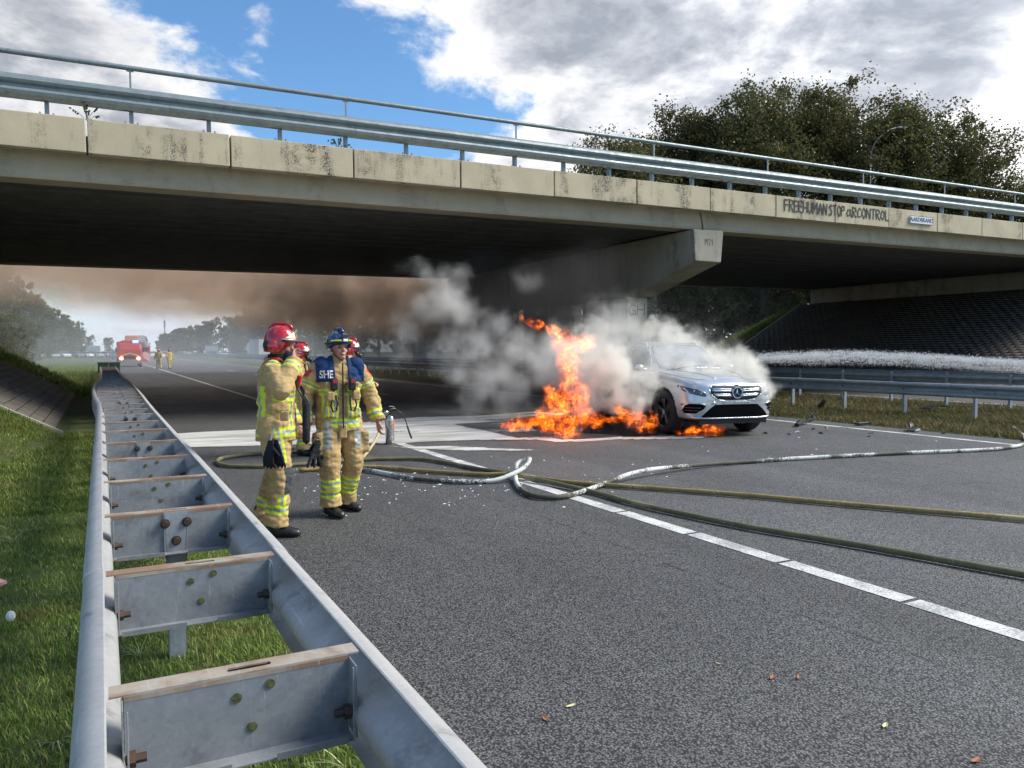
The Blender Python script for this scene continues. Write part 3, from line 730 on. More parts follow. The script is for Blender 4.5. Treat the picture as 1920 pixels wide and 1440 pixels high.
    cab = b.build('cabin', P, car, smooth=True); mm = cab.modifiers.new('s', 'SUBSURF'); mm.levels = 2; mm.render_levels = 2; bake(cab)
    for p in cab.data.polygons: p.use_smooth = True
    def bvh(o):
        bm = bmesh.new(); bm.from_mesh(o.data); t = BVHTree.FromBMesh(bm); return t
    TB, TC = bvh(body), bvh(cab)
    def panel(name, outl, axis, off, m, tree=TB, parent=car, cutlen=.06, th=.014, side=1, smooth=True, **tg):
        bm = bmesh.new()
        vs = [bm.verts.new((a, c, 0)) for a, c in outl]; bm.faces.new(vs)
        bmesh.ops.triangulate(bm, faces=bm.faces[:])
        for _ in range(6):
            L = [e for e in bm.edges if e.calc_length() > cutlen]
            if not L: break
            bmesh.ops.subdivide_edges(bm, edges=L, cuts=1); bmesh.ops.triangulate(bm, faces=bm.faces[:])
        for v in bm.verts:
            a, c = v.co.x, v.co.y
            if axis == 'front': o, d = Vector((4, a, c)), Vector((-1, 0, 0))
            elif axis == 'side': o, d = Vector((a, side * 3, c)), Vector((0, -side, 0))
            else: o, d = Vector((a, c, 3)), Vector((0, 0, -1))
            hit = tree.ray_cast(o, d)
            p = hit[0] if hit[0] is not None else (o + d * (4 - 1.9 if axis == 'front' else 2.1))
            v.co = p - d * off
        bmesh.ops.recalc_face_normals(bm, faces=bm.faces)
        f = next(iter(bm.faces), None)
        d0 = {'front': Vector((1, 0, 0)), 'side': Vector((0, side, 0)), 'top': Vector((0, 0, 1))}[axis]
        if sum((f.normal.dot(d0) for f in bm.faces)) < 0: bmesh.ops.reverse_faces(bm, faces=bm.faces)
        me = bpy.data.meshes.new(name); bm.to_mesh(me); bm.free(); me.materials.append(m)
        if smooth: me.polygons.foreach_set('use_smooth', [True] * len(me.polygons))
        o = obj(name, me, parent, **tg); so_ = o.modifiers.new('t', 'SOLIDIFY'); so_.thickness = th; so_.offset = -1 + .0
        return o
    def mir(pts, s): return [(s * a, c) for a, c in pts]
    grille = panel('grille', [(-.46, .835), (0, .85), (.46, .835), (.52, .78), (.50, .70), (.38, .615), (.2, .59), (-.2, .59), (-.38, .615), (-.50, .70), (-.52, .78)], 'front', .004, BK)
    for z, w_ in ((.775, .49), (.745, .485), (.685, .455), (.660, .43)):
        for s in (-1, 1): panel('grille_slat', mir([(.085, z - .009), (w_, z - .009 + .012), (w_, z + .009 + .012), (.085, z + .009)], s), 'front', .016, CH, parent=grille, th=.02)
    fr = [(-.47, .84), (0, .855), (.47, .84), (.53, .78), (.51, .695), (.385, .60), (.2, .575), (-.2, .575), (-.385, .60), (-.51, .695), (-.53, .78), (-.47, .84)]
    for p, q in list(zip(fr, fr[1:])):
        d = Vector((q[0] - p[0], q[1] - p[1])).normalized(); n_ = Vector((-d.y, d.x)) * .006
        panel('grille_frame', [(p[0] - n_.x, p[1] - n_.y), (q[0] - n_.x, q[1] - n_.y), (q[0] + n_.x, q[1] + n_.y), (p[0] + n_.x, p[1] + n_.y)], 'front', .014, CH, parent=grille, th=.02)
    # three pointed star in a ring
    hit = TB.ray_cast(Vector((4, 0, .715)), Vector((-1, 0, 0)))[0]; cx_ = hit.x + .028
    b = MB(); b.tube([(cx_, .093 * math.cos(a), .715 + .093 * math.sin(a)) for a in np.linspace(0, 2 * math.pi, 29)], .009, 8, False)
    for k in range(3):
        a = math.pi / 2 + k * 2 * math.pi / 3; tip = Vector((cx_, .088 * math.cos(a), .715 + .088 * math.sin(a)))
        n_ = Vector((0, -math.sin(a), math.cos(a))) * .017; c0 = Vector((cx_ + .012, 0, .715)); cb = Vector((cx_ - .006, 0, .715))
        b.add([c0, tip, cb + n_, cb - n_], [(0, 2, 1), (0, 1, 3), (1, 2, 3)])
    b.build('star_emblem', CH, grille)
    b = MB(); b.cyl((cx_ - .014, 0, .715), (cx_ - .008, 0, .715), .09, n=24); b.build('emblem_disc', BK, grille)
    HL = mat('headlight_glass', (.035, .04, .048), .05, 0, spec=.9, coat=1)
    for s in (-1, 1):
        hl = panel('headlight', mir([(.575, .665), (.60, .72), (.70, .775), (.80, .815), (.872, .845), (.884, .80), (.86, .74), (.80, .70), (.70, .672), (.62, .655)], s), 'front', .006, HL, cutlen=.035)
        panel('lamp_trim', mir([(.60, .722), (.70, .779), (.80, .819), (.872, .849), (.872, .838), (.80, .806), (.70, .765), (.60, .712)], s), 'front', .010, CH, parent=hl, cutlen=.03)
        panel('daytime_strip', mir([(.845, .80), (.862, .80), (.835, .722), (.815, .712)], s), 'front', .010, CH, parent=hl, cutlen=.03)
        for yy, zz, r in ((.66, .70, .026), (.755, .735, .032)):
            hp = TB.ray_cast(Vector((4, s * yy, zz)), Vector((-1, 0, 0)))[0]
            b = MB(); b.ell((hp.x + .0, hp.y, hp.z), (.012, r, r)); b.build('lamp_lens', mat('lens_glass', (.3, .32, .35), .1, .8), hl, smooth=True)
        sk = panel('side_intake', mir([(.60, .50), (.70, .53), (.82, .53), (.865, .50), (.885, .375), (.86, .36), (.74, .365), (.70, .40), (.645, .43), (.68, .455)], s), 'front', .005, IN, cutlen=.04)
        for z in (.41, .46): panel('intake_fin', mir([(.68, z - .007), (.86, z - .004), (.86, z + .006), (.68, z + .004)], s), 'front', .016, mat('dark_grey_trim', (.06, .06, .065), .4), parent=sk, th=.02)
        panel('bumper_edge', mir([(.60, .505), (.70, .535), (.83, .538), (.872, .505), (.885, .48), (.896, .51), (.87, .55), (.83, .56), (.70, .555), (.60, .52)], s), 'front', .012, P, th=.02)
    ci = panel('lower_intake', [(-.42, .515), (.42, .515), (.53, .44), (.66, .315), (.64, .295), (-.64, .295), (-.66, .315), (-.53, .44)], 'front', .005, IN)
    for z in ():
        w_ = .62 - (z - .3) * .95; panel('intake_bar', [(-w_, z - .005), (w_, z - .005), (w_, z + .005), (-w_, z + .005)], 'front', .012, MATS['dark_grey_trim'], parent=ci, th=.02)
    panel('chrome_strip', [(-.80, .275), (-.5, .262), (.5, .262), (.80, .275), (.79, .296), (.5, .282), (-.5, .282), (-.79, .296)], 'front', .022, mat('bright_trim', (.8, .8, .8), .25, .8), th=.03)
    np_ = panel('number_plate', [(-.27, .530), (.27, .530), (.27, .562), (-.27, .562)], 'front', .02, mat('plate_white', (.72, .72, .66), .5), th=.02)
    q = random.Random(3); x = -.25
    while x < .25:
        w_ = q.uniform(.01, .035); panel('plate_mark', [(x, .540), (x + w_, .540), (x + w_, .555), (x, .555)], 'front', .023, BK, parent=np_, th=.004); x += w_ + q.uniform(.012, .03)
    hp = panel('tow_cover', [(-.50, .52), (-.40, .515), (-.41, .575), (-.49, .565)], 'front', .004, P)
    b = MB(); b.box((1.98, 0, .235), (.5, 1.36, .12)); b.build('undertray', BK, car)
    b = MB(); b.box((0, 0, .27), (3.6, 1.5, .12)); b.build('underbody', BK, car)
    # bonnet shut line and ribs
    for s in (-1, 1):
        panel('bonnet_gap', [(.98, s * .80), (1.4, s * .80), (1.8, s * .76), (2.02, s * .66), (2.13, s * .5), (2.13, s * .492), (2.01, s * .652), (1.79, s * .75), (1.4, s * .79), (.98, s * .79)], 'top', .002, BK, th=.004)
        panel('bonnet_rib', [(1.0, s * .50), (1.7, s * .42), (2.1, s * .30), (2.1, s * .27), (1.7, s * .40), (1.0, s * .48)], 'top', .006, P, th=.012)
    # glass
    ws = panel('windscreen', [(-.70, 1.09), (.70, 1.09), (.66, 1.25), (.58, 1.47), (.53, 1.535), (0, 1.56), (-.53, 1.535), (-.58, 1.47), (-.66, 1.25)], 'front', .004, GL_, TC, cutlen=.08)
    for s in (-1, 1):
        b = MB(); b.tube([(1.12, s * .12, 1.105), (1.03, s * .02 + .3, 1.14), (.98, s * .02 + .62, 1.16)] if s > 0 else [(1.1, -.45, 1.11), (1.03, -.15, 1.15), (.98, .1, 1.16)], .008, 6); b.build('wiper', BK, ws)
        fw = panel('side_window', [(.62, 1.09), (-.30, 1.10), (-.30, 1.50), (-.05, 1.52), (.18, 1.49), (.40, 1.33)], 'side', .004, GL_, TC, side=s, cutlen=.09)
        rw = panel('side_window', [(-.38, 1.10), (-1.25, 1.12), (-1.20, 1.48), (-.9, 1.51), (-.38, 1.52)], 'side', .004, GL_, TC, side=s, cutlen=.09)
        panel('quarter_window', [(-1.33, 1.13), (-1.75, 1.2), (-1.55, 1.42), (-1.28, 1.47)], 'side', .004, GL_, TC, side=s, cutlen=.09)
        wl = [(.70, 1.085), (.46, 1.34), (.22, 1.515), (-.05, 1.545), (-.9, 1.54), (-1.3, 1.50), (-1.6, 1.42), (-1.82, 1.2)]
        for p_, q_ in zip(wl, wl[1:]): panel('window_trim', [p_, q_, (q_[0], q_[1] + .016), (p_[0], p_[1] + .016)], 'side', .008, MATS['bright_trim'], TC, side=s, cutlen=.1)
        for xx in (.72, -.34, -1.28): panel('door_gap', [(xx, .34), (xx + .008, .34), (xx + .008, 1.03), (xx, 1.03)], 'side', .002, BK, side=s, th=.004)
        for xx in (.0, -1.05): 
            b = MB(); b.tube([(xx + .1, s * .935, .90), (xx + .06, s * .965, .905), (xx - .06, s * .965, .905), (xx - .1, s * .935, .90)], .014, 8); b.build('door_handle', P, car, smooth=True)
        b = MB(); b.box((.62, s * .90, 1.09), (.05, .16, .03)); b.ell((.62, s * .99, 1.12), (.055, .10, .065)); b.build('wing_mirror', P, car, smooth=True)
        b = MB(); b.tube([(.12, s * .56, 1.555), (0, s * .565, 1.592), (-1.1, s * .56, 1.60), (-1.4, s * .55, 1.55)], .013, 8); b.build('roof_rail', CH, car, smooth=True)
        panel('tail_light', mir([(.50, .92), (.86, .94), (.88, 1.03), (.5, 1.02)], s), 'top', .0, mat('tail_red', (.2, .01, .01), .2), th=.01) if 0 else None
        b = MB(); b.box((-2.22, s * .72, .96), (.12, .28, .12)); b.build('tail_light', mat('tail_red', (.2, .01, .01), .2), car, bevel=.02)
        b = MB(); b.box((-.02, s * .90, .27), (2.0, .10, .10)); b.build('side_sill', BK, car, bevel=.02)
    for ch in kids(car): ch.location.z += .055
    # wheels
    def wheel(x, s):
        lx = lambda prof: [[(x + r * 1.05 * math.cos(a), s * yy, .395 + r * 1.05 * math.sin(a)) for a in np.linspace(0, 2 * math.pi, 49)[:-1]] for r, yy in prof]
        b = MB(); b.loft(lx([(.262, .70), (.30, .69), (.352, .70), (.374, .735), (.376, .80), (.374, .885), (.355, .925), (.31, .938), (.268, .928)]), caps=False); w = b.build('wheel', TY, car, smooth=True)
        b = MB(); b.loft(lx([(.268, .925), (.258, .93), (.25, .915), (.245, .74)]), caps=False); r_ = b.build('rim', RM, w, smooth=True)
        b = MB()
        for k in range(10):
            a = 2 * math.pi * (k // 2) / 5 + (.12 if k % 2 else -.12) + .3
            c, n_ = math.cos(a), math.sin(a)
            b.tube([(x + .05 * c, s * .895, .395 + .05 * n_), (x + .15 * c, s * .905, .395 + .15 * n_), (x + .252 * c, s * .918, .395 + .252 * n_)], [.02, .015, .012], 6)
        b.build('spoke', RM, w, smooth=True, kind='stuff')
        b = MB(); b.cyl((x, s * .86, .395), (x, s * .915, .395), .055, .045, 16); b.build('hub_cap', CH, w)
        b = MB(); b.cyl((x, s * .76, .395), (x, s * .80, .395), .17, n=24); b.build('brake_disc', MATS['dark_grey_trim'], w)
    for x in (1.42, -1.45):
        for s in (-1, 1): wheel(x, s)
    car.rotation_euler = (0, 0, h); car.location = (10.5, 12.7, 0); car.scale = (S, S, S)
make_car()
# ------------------------------------------------------------------ people
SKIN = mat('skin', (.50, .28, .20), .5, var=(.42, .20, .15), vscale=30, vdetail=3)
def m_cloth(name, base, var):
    m = mat(name, base, .85, spec=.2); N = NT(m.node_tree); b = bsdf(m); g = N('ShaderNodeTexCoord').outputs['Object']
    f = N.maprange(N.noise(g, 7, 6, .65, .5), .3, .7); w = N.maprange(N.noise(g, 38, 4, .6, .4), .35, .65, .86, 1.06)
    N.put(b, 'Base Color', N.vmath('SCALE', N.mix(f, base, var), w))
    bn = N('ShaderNodeBump'); bn.inputs['Strength'].default_value = .55; bn.inputs['Distance'].default_value = .012
    mp = N('ShaderNodeMapping', ins={0: g}); mp.inputs['Scale'].default_value = (1, 1, 1.8)
    N.put(bn, 'Height', N.math('ADD', N.noise(mp.outputs[0], 14, 3, .55, .8), N.math('MULTIPLY', N.noise(g, 300, 2), .12))); N.put(b, 'Normal', bn.outputs[0]); return m
TAN = m_cloth('tan_turnout_cloth', (.50, .345, .16), (.44, .30, .138))
YEL = mat('fluorescent_yellow', (.66, .78, .03), .55, var=(.50, .58, .03), vscale=25)
SIL = mat('silver_reflective', (.36, .38, .36), .45, .2, var=(.26, .28, .27), vscale=25)
DRK = m_cloth('black_cloth', (.016, .017, .022), (.028, .03, .036))
RED = mat('red_patch', (.55, .03, .02), .6)
NAVY = m_cloth('navy_vest', (.012, .035, .11), (.02, .05, .14))
GPAD = m_cloth('grey_knee_pad', (.075, .08, .085), (.05, .055, .06))
BOOT = mat('boot_leather', (.012, .012, .014), .35, var=(.03, .03, .03), vscale=20)
HRED = mat('red_helmet_shell', (.50, .012, .022), .22, coat=1, var=(.40, .01, .02), vscale=6)
HBLU = mat('blue_helmet_shell', (.02, .05, .16), .22, coat=1, var=(.015, .035, .12), vscale=6)
PALE = mat('pale_reflective_plate', (.70, .66, .42), .35)
BLK = mat('black_plastic', (.014, .014, .015), .4)
def capsule(b, pts, r, n=12, flat=1.0):
    pts = [Vector(p) for p in pts]; rs = list(r) if isinstance(r, (list, tuple)) else [r] * len(pts)
    b.tube(pts, rs, n, True, flat)
    for p, q in ((pts[0], rs[0]), (pts[-1], rs[-1])): b.ell(p, (q, q, q), n=n, m=8)
    for p, q in zip(pts[1:-1], rs[1:-1]): b.ell(p, (q, q, q), n=n, m=8)
def ering(c, rx, ry, n=20, yaw=0, pw=2.3):
    out = []
    for k in range(n):
        a = 2 * math.pi * k / n; ca, sa = math.cos(a), math.sin(a)
        x = rx * abs(ca) ** (2 / pw) * (1 if ca > 0 else -1); y = ry * abs(sa) ** (2 / pw) * (1 if sa > 0 else -1)
        out.append((c[0] + x * math.cos(yaw) - y * math.sin(yaw), c[1] + x * math.sin(yaw) + y * math.cos(yaw), c[2]))
    return out
def remesh(b, name, mats, voxel, parent, smooth=3, wob=0, wsc=9, pick=None, **tg):
    o = b.build(name, None, None); o.data.materials.clear()
    m = o.modifiers.new('r', 'REMESH'); m.mode = 'VOXEL'; m.voxel_size = voxel; m.use_smooth_shade = True
    s = o.modifiers.new('s', 'SMOOTH'); s.factor = .5; s.iterations = smooth
    bake(o); me = o.data; me.materials.clear()
    for q in (mats if isinstance(mats, (list, tuple)) else [mats]): me.materials.append(q)
    if wob:
        n = len(me.vertices); co = np.empty(n * 3, np.float32); no = np.empty(n * 3, np.float32)
        me.vertices.foreach_get('co', co); me.vertices.foreach_get('normal', no); co = co.reshape(-1, 3); no = no.reshape(-1, 3)
        d = np.array([mnoise.noise(Vector((float(c[0]) * wsc, float(c[1]) * wsc, float(c[2]) * wsc * 1.7))) + .6 * mnoise.noise(Vector((float(c[0]) * wsc * 2.3 + 5, float(c[1]) * wsc * 2.3, float(c[2]) * wsc * 4))) for c in co], np.float32)
        co += no * (d * wob)[:, None]; me.vertices.foreach_set('co', co.ravel()); me.update()
    if pick:
        idx = [pick(Vector(p.center), p.normal) for p in me.polygons]; me.polygons.foreach_set('material_index', idx)
    me.polygons.foreach_set('use_smooth', [True] * len(me.polygons)); o.parent = parent
    for k, v in tg.items(): o[k] = v
    return o
def bonet(c, a, b):
    d = b - a; t = (c - a).dot(d) / d.length_squared; tc = max(0, min(1, t)); q = a + d * tc; return t, (c - q).length, q
def person(label, loc, rz, pose, group=None, detail=1, helmet='red', kit=()):
    """local frame: facing +x, left is +y"""
    g = thing('person', label, 'person', loc, rz, group)
    vx = .0085 if detail else .022
    D = dict(hipL=(0, .10, .92), hipR=(0, -.10, .92), kneeL=(.02, .12, .50), kneeR=(.02, -.12, .50), ankL=(-.02, .13, .09), ankR=(-.02, -.13, .09), toeL=(1, .25), toeR=(1, -.25),
             shL=(0, .195, 1.40), shR=(0, -.195, 1.40), elL=(-.03, .30, 1.13), elR=(-.03, -.30, 1.13), wrL=(.06, .33, .89), wrR=(.06, -.33, .89), head=(.02, 0, 1.585), yaw=0, pitch=0)
    D.update(pose); V = {k: Vector(v) for k, v in D.items() if isinstance(v, tuple) and len(v) == 3}
    H = V['head']; HM = Euler((0, D['pitch'], D['yaw'])).to_matrix()
    hp = lambda x, y, z: H + HM @ Vector((x, y, z))
    # ---- body: one continuous skin
    b = MB()
    b.ell(hp(-.005, 0, .03), (.098, .078, .098)); b.ell(hp(.025, 0, -.035), (.068, .060, .082)); b.ell(hp(.070, 0, -.088), (.028, .030, .024))
    capsule(b, [hp(.082, 0, .012), hp(.104, 0, -.022)], [.011, .015], 8); b.ell(hp(.085, 0, -.060), (.016, .026, .012)); b.ell(hp(.078, 0, .030), (.02, .05, .012))
    for s in (-1, 1): b.ell(hp(-.005, s * .082, -.01), (.022, .010, .034)); b.ell(hp(.062, s * .034, -.03), (.026, .022, .022))
    capsule(b, [V['head'] + Vector((-.02, 0, -.06)), (-.03, 0, 1.40)], [.058, .066])
    b.loft([ering((-.01, 0, z), rx, ry) for z, rx, ry in ((.88, .09, .13), (1.05, .095, .14), (1.25, .10, .15), (1.40, .085, .16), (1.44, .05, .08))])
    for s in 'LR':
        capsule(b, [V['hip' + s], V['knee' + s], V['ank' + s]], [.075, .055, .045]); capsule(b, [V['sh' + s], V['el' + s], V['wr' + s]], [.052, .042, .032])
        w, e = V['wr' + s], V['el' + s]; d = (w - e).normalized(); sg = 1 if s == 'L' else -1
        hd = Vector(D.get('hd' + s, tuple(d))).normalized(); side = Vector(D.get('thumb' + s, (1, 0, 0))); side = (side - hd * side.dot(hd)).normalized(); pn = hd.cross(side)
        cu = D.get('curl' + s, .5); curlv = pn * (-sg if 'palm' + s not in D else D['palm' + s])
        if detail:
            pc = w + hd * .055
            b.loft([[p + side * (q[0] * wd) + pn * (q[1] * th) for q in [(math.cos(a), math.sin(a)) for a in np.linspace(0, 2 * math.pi, 13)[:-1]]] for p, wd, th in ((w - hd * .01, .027, .022), (w + hd * .03, .038, .018), (w + hd * .075, .042, .015), (w + hd * .10, .038, .012))])
            for k, (o_, L) in enumerate(((.031, .074), (.011, .084), (-.010, .078), (-.030, .062))):
                p0 = w + hd * .085 + side * o_; p1 = p0 + (hd + side * o_ * 3 + curlv * cu * .5).normalized() * L * .45; p2 = p1 + (hd * (1 - cu * .6) + curlv * cu * 1.3).normalized() * L * .32; p3 = p2 + (hd * (.7 - cu) + curlv * cu * 1.8).normalized() * L * .26
                capsule(b, [p0, p1, p2, p3], [.0098, .0090, .0082, .0072], 8)
            p0 = w + hd * .03 + side * .03; p1 = p0 + (hd + side * .8 + curlv * .3).normalized() * .038; capsule(b, [p0, p1, p1 + (hd + side * .1 + curlv * .4).normalized() * .032], [.013, .0105, .009], 8)
        else: b.ell(w + hd * .07, (.035, .03, .06))
    skm = [SKIN, mat('hair_brown', (.05, .035, .025), .8), mat('lips', (.36, .13, .11), .5)]
    hi = HM.transposed()
    def pk(c, n):
        q = hi @ (c - H)
        if q.length < .16 and (q.x < .02 and q.z > .0 and abs(q.y) > .03 or q.x < -.05): return 1
        if abs(q.z + .060) < .007 and q.x > .07 and abs(q.y) < .026: return 2
        return 0
    remesh(b, 'body', skm, .0062 if detail else .02, g, 2, pick=pk)
    if detail:
        for s in (-1, 1):
            e = MB(); e.ell(hp(.082, s * .032, .006), (.008, .0135, .0075), HM, 10, 6); e.build('eye', mat('eye_dark', (.05, .035, .03), .2), g, smooth=True)
            e = MB(); e.tube([hp(.094, s * .014, .026), hp(.093, s * .032, .031), hp(.082, s * .050, .024)], [.0035, .0045, .003], 6); e.build('eyebrow', skm[1], g)
    # ---- trousers
    b = MB(); b.loft([ering((-.01, 0, z), rx, ry, 20) for z, rx, ry in ((.82, .12, .18), (.90, .145, .185), (1.0, .14, .175), (1.08, .12, .16))])
    for s in 'LR':
        h_, k_, a_ = V['hip' + s], V['knee' + s], V['ank' + s]
        capsule(b, [h_, h_.lerp(k_, .5), k_], [.120, .112, .098], 16); capsule(b, [k_, k_.lerp(a_, .5), k_.lerp(a_, .82)], [.096, .092, .090], 16)
        b.tube([k_.lerp(a_, .8), k_.lerp(a_, .97)], [.096, .104], 16)
        if 'pocket' + s in kit:
            sg = 1 if s == 'L' else -1; m_ = h_.lerp(k_, .55); b.box(m_ + Vector((0, sg * .115, 0)), (.17, .06, .20))
    b0 = b
    def pkt(c, n):
        for s in 'LR':
            h_, k_, a_ = V['hip' + s], V['knee' + s], V['ank' + s]; sg = 1 if s == 'L' else -1
            t1, d1, q1 = bonet(c, h_, k_); t2, d2, q2 = bonet(c, k_, a_)
            if min(d1, d2) > .16 or (c.y * sg < -.02 and min(d1, d2) > .13): continue
            L2 = (a_ - k_).length
            if t2 > .05 or (t2 > -.35 and t1 > .75):
                u = t2 * L2; q = q2 if t2 > 0 else q1
                r = c - q
                if 'kneepad' in kit and -.10 < u < .13 and r.x > .055 and n.x > .3: return 3
                for lo in ([.22] if 'hemband' in kit else [.14, .235]):
                    if lo < u < lo + .075: w_ = (u - lo) / .075; return 2 if .33 < w_ < .67 else 1
                if 'shinband' in kit and .13 < u < .22 and abs(r.y) < .045 and r.x > 0: return 2 if abs(r.y) < .017 else 1
                if 'sidestripe' in kit and .13 < u < .22:
                    yy = r.x - .045
                    if sg * r.y > 0 and abs(yy) < .03: return 2 if abs(yy) < .010 else 1
            elif t1 > .05:
                r = c - q1
                if 'sidestripe' in kit and sg * r.y > 0.0 and abs(r.x - .055) < .030 and t1 < .72: return 2 if abs(r.x - .055) < .010 else 1
                if 'thighgrey' in kit and abs(r.y - sg * .035) < .030 and r.x > 0 and .12 < t1 < .70: return 4
        return 0
    remesh(b0, 'trousers', [TAN, YEL, SIL, GPAD, SIL], vx, g, 3, .014 if detail else .004, pick=pkt)
    # ---- boots
    for s in 'LR':
        b = MB(); a_ = V['ank' + s]; f = Vector((D['toe' + s][0], D['toe' + s][1], 0)).normalized()
        capsule(b, [a_ + Vector((0, 0, .10)), a_ - f * .02 + Vector((0, 0, -.02))], [.062, .052], 12)
        sd = Vector((-f.y, f.x, 0))
        b.loft([[a_ + f * x + sd * (wd * math.cos(q)) + Vector((0, 0, zc - a_.z + hh * math.sin(q))) for q in np.linspace(0, 2 * math.pi, 17)[:-1]] for x, wd, zc, hh in ((-.10, .02, .05, .04), (-.075, .042, .06, .055), (0, .044, .065, .062), (.08, .050, .052, .048), (.15, .052, .042, .038), (.195, .036, .036, .03), (.21, .012, .03, .015))])
        o = remesh(b, 'boot', [BOOT], .009 if detail else .02, g, 2)
        o.location.z = 0
        b = MB(); b.loft([[a_ + f * x + sd * (wd * math.cos(q)) * 1.04 + Vector((0, 0, -a_.z)) for q in np.linspace(0, 2 * math.pi, 17)[:-1] for _ in (0,)] for x, wd in ((0, 0.0),)] ) if 0 else None
    # ---- jacket
    b = MB(); ty = D.get('twist', 0)
    b.loft([ering((x, 0, z), rx, ry, 24) for z, rx, ry, x in ((.80, .165, .205, 0), (.84, .168, .208, 0), (.98, .150, .198, 0), (1.12, .150, .205, 0), (1.26, .152, .212, 0), (1.36, .138, .205, -.005), (1.43, .105, .150, -.012), (1.475, .085, .095, -.012), (1.50, .082, .085, -.005))])
    for s in 'LR':
        s_, e_, w_ = V['sh' + s], V['el' + s], V['wr' + s]
        capsule(b, [s_ + Vector((0, -.03 if s == 'L' else .03, -.01)), s_.lerp(e_, .5), e_], [.092, .086, .080], 16)
        b.tube([e_, e_.lerp(w_, .5), w_.lerp(e_, -.02)], [.079, .075, .072], 16); b.ell(e_, (.08, .08, .08))
    if 'pocketJ' in kit:
        for sg in (-1, 1): b.box((.14, sg * .10, .98), (.05, .13, .10)); b.box((.145, sg * .11, 1.20), (.045, .10, .12))
    def pkj(c, n):
        for s in 'LR':
            s_, e_, w_ = V['sh' + s], V['el' + s], V['wr' + s]; sg = 1 if s == 'L' else -1
            t1, d1, q1 = bonet(c, s_, e_); t2, d2, q2 = bonet(c, e_, w_)
            inarm = min(d1, d2) < .118 and (abs(c.y) > .20 or t2 > .1 or (t1 > .25 and c.y * sg > .16))
            if inarm:
                L1, L2 = (e_ - s_).length, (w_ - e_).length
                if t2 > .02 or t1 > 1:
                    u = (1 - t2) * L2
                    if .035 < u < .11: v = (u - .035) / .075; return 2 if .33 < v < .67 else 1
                    r = c - q2
                    if 'armstripe' in kit and u > .10 and sg * r.y > .02 and abs(r.x + .0) < .030: return 2 if abs(r.x) < .012 else 1
                else:
                    r = c - q1; u = t1 * L1
                    if 'armpatch' in kit and .045 < u < .125 and sg * r.y > 0.01 and abs(r.x - .02) < .04: return 3
                    if .15 < u < .20 and 'armstripe' in kit: v = (u - .15) / .05; return 2 if .3 < v < .7 else 1
                    if 'armstripe' in kit and u >= .20 and sg * r.y > .02 and abs(r.x) < .030: return 2 if abs(r.x) < .012 else 1
                return 0
        z = c.z
        if .835 < z < .925: v = (z - .835) / .09; return 2 if .36 < v < .66 else 1
        if 'redyoke' in kit and z > 1.41 and abs(c.y) > .075: return 3
        if c.x > 0 or 'backstripe' in kit:
            if 1.135 < z < 1.20 and abs(c.y) > .03: v = (z - 1.135) / .065; return 2 if .33 < v < .67 else 1
            for y0 in ((.11,) if 'pocketJ' not in kit else (.07, .15)):
                if .925 <= z <= 1.14 and abs(abs(c.y) - y0) < .027 and abs(c.x) > .05: return 2 if abs(abs(c.y) - y0) < .010 else 1
        if 'sideback' in kit and .925 <= z < 1.26 and c.x < 0 and abs(abs(c.y) - .145) < .05: v = abs(abs(c.y) - .145) / .05; return 2 if v < .4 else 1
        return 0
    jk = remesh(b, 'jacket', [TAN, YEL, SIL, RED], vx, g, 3, .014 if detail else .004, pick=pkj)
    # ---- collar / balaclava
    b = MB(); b.loft([ering((V['head'].x * .5 - .012, 0, z), rx, ry, 18) for z, rx, ry in ((1.42, .080, .082), (1.50, .077, .078), (1.525, .070, .072))]); b.build('neck_collar', DRK if helmet == 'red' else TAN, g, smooth=True)
    # ---- helmet
    hg = HRED if helmet == 'red' else HBLU
    b = MB(); rows = []
    n = 28
    def rim(a):   # lower rim height by direction: high above the face, low at neck and ears
        fr = (1 + math.cos(a)) / 2
        if helmet == 'red': return .035 if fr > .80 else (-.085 if fr < .70 else -.085 + .12 * (fr - .70) / .10)
        return .030 - .055 * (1 - fr) - (.02 if .2 < fr < .7 else 0)
    for i in range(11):
        t = i / 10; row = []
        for k in range(n):
            a = 2 * math.pi * k / n; zr = rim(a); zt = .150 if helmet == 'red' else .145
            z = zt + (zr - zt) * (math.sin(t * math.pi / 2) ** 1.2 if t < 1 else 1) if 0 else zr + (zt - zr) * math.cos(t * math.pi / 2)
            prof = math.sqrt(max(0.0, 1 - max(0, (z + .01) / (zt + .0101)) ** 2.4)) if z > -.01 else 1.0 - .5 * abs(z + .01)
            rr = max(.004, prof)
            flare = (.022 * max(0, math.cos(a)) ** 3) * (t ** 6)
            row.append(tuple(hp(-.005 + (.133 * rr + flare) * math.cos(a), .112 * rr * math.sin(a), z + .02)))
        rows.append(row)
    b.loft(rows, caps=True)
    sh = b.build('helmet', [hg], g, smooth=True); so_ = sh.modifiers.new('t', 'SOLIDIFY'); so_.thickness = .008; so_.offset = -1
    b = MB(); b.tube([hp(-.13 + .26 * t, 0, .02 + .162 * math.sin(max(.12, min(.9, 1 - abs(2 * t - 1) ** 2.2)) * math.pi / 2)) for t in np.linspace(.12, .86, 12)], .009 if helmet == 'red' else .012, 6, flat=1.6); b.build('crest', hg, sh, smooth=True)
    arc = lambda r, z, a0, a1, m=13: [tuple(hp(-.005 + r * 1.18 * math.cos(a), r * math.sin(a), z)) for a in np.linspace(a0, a1, m)]
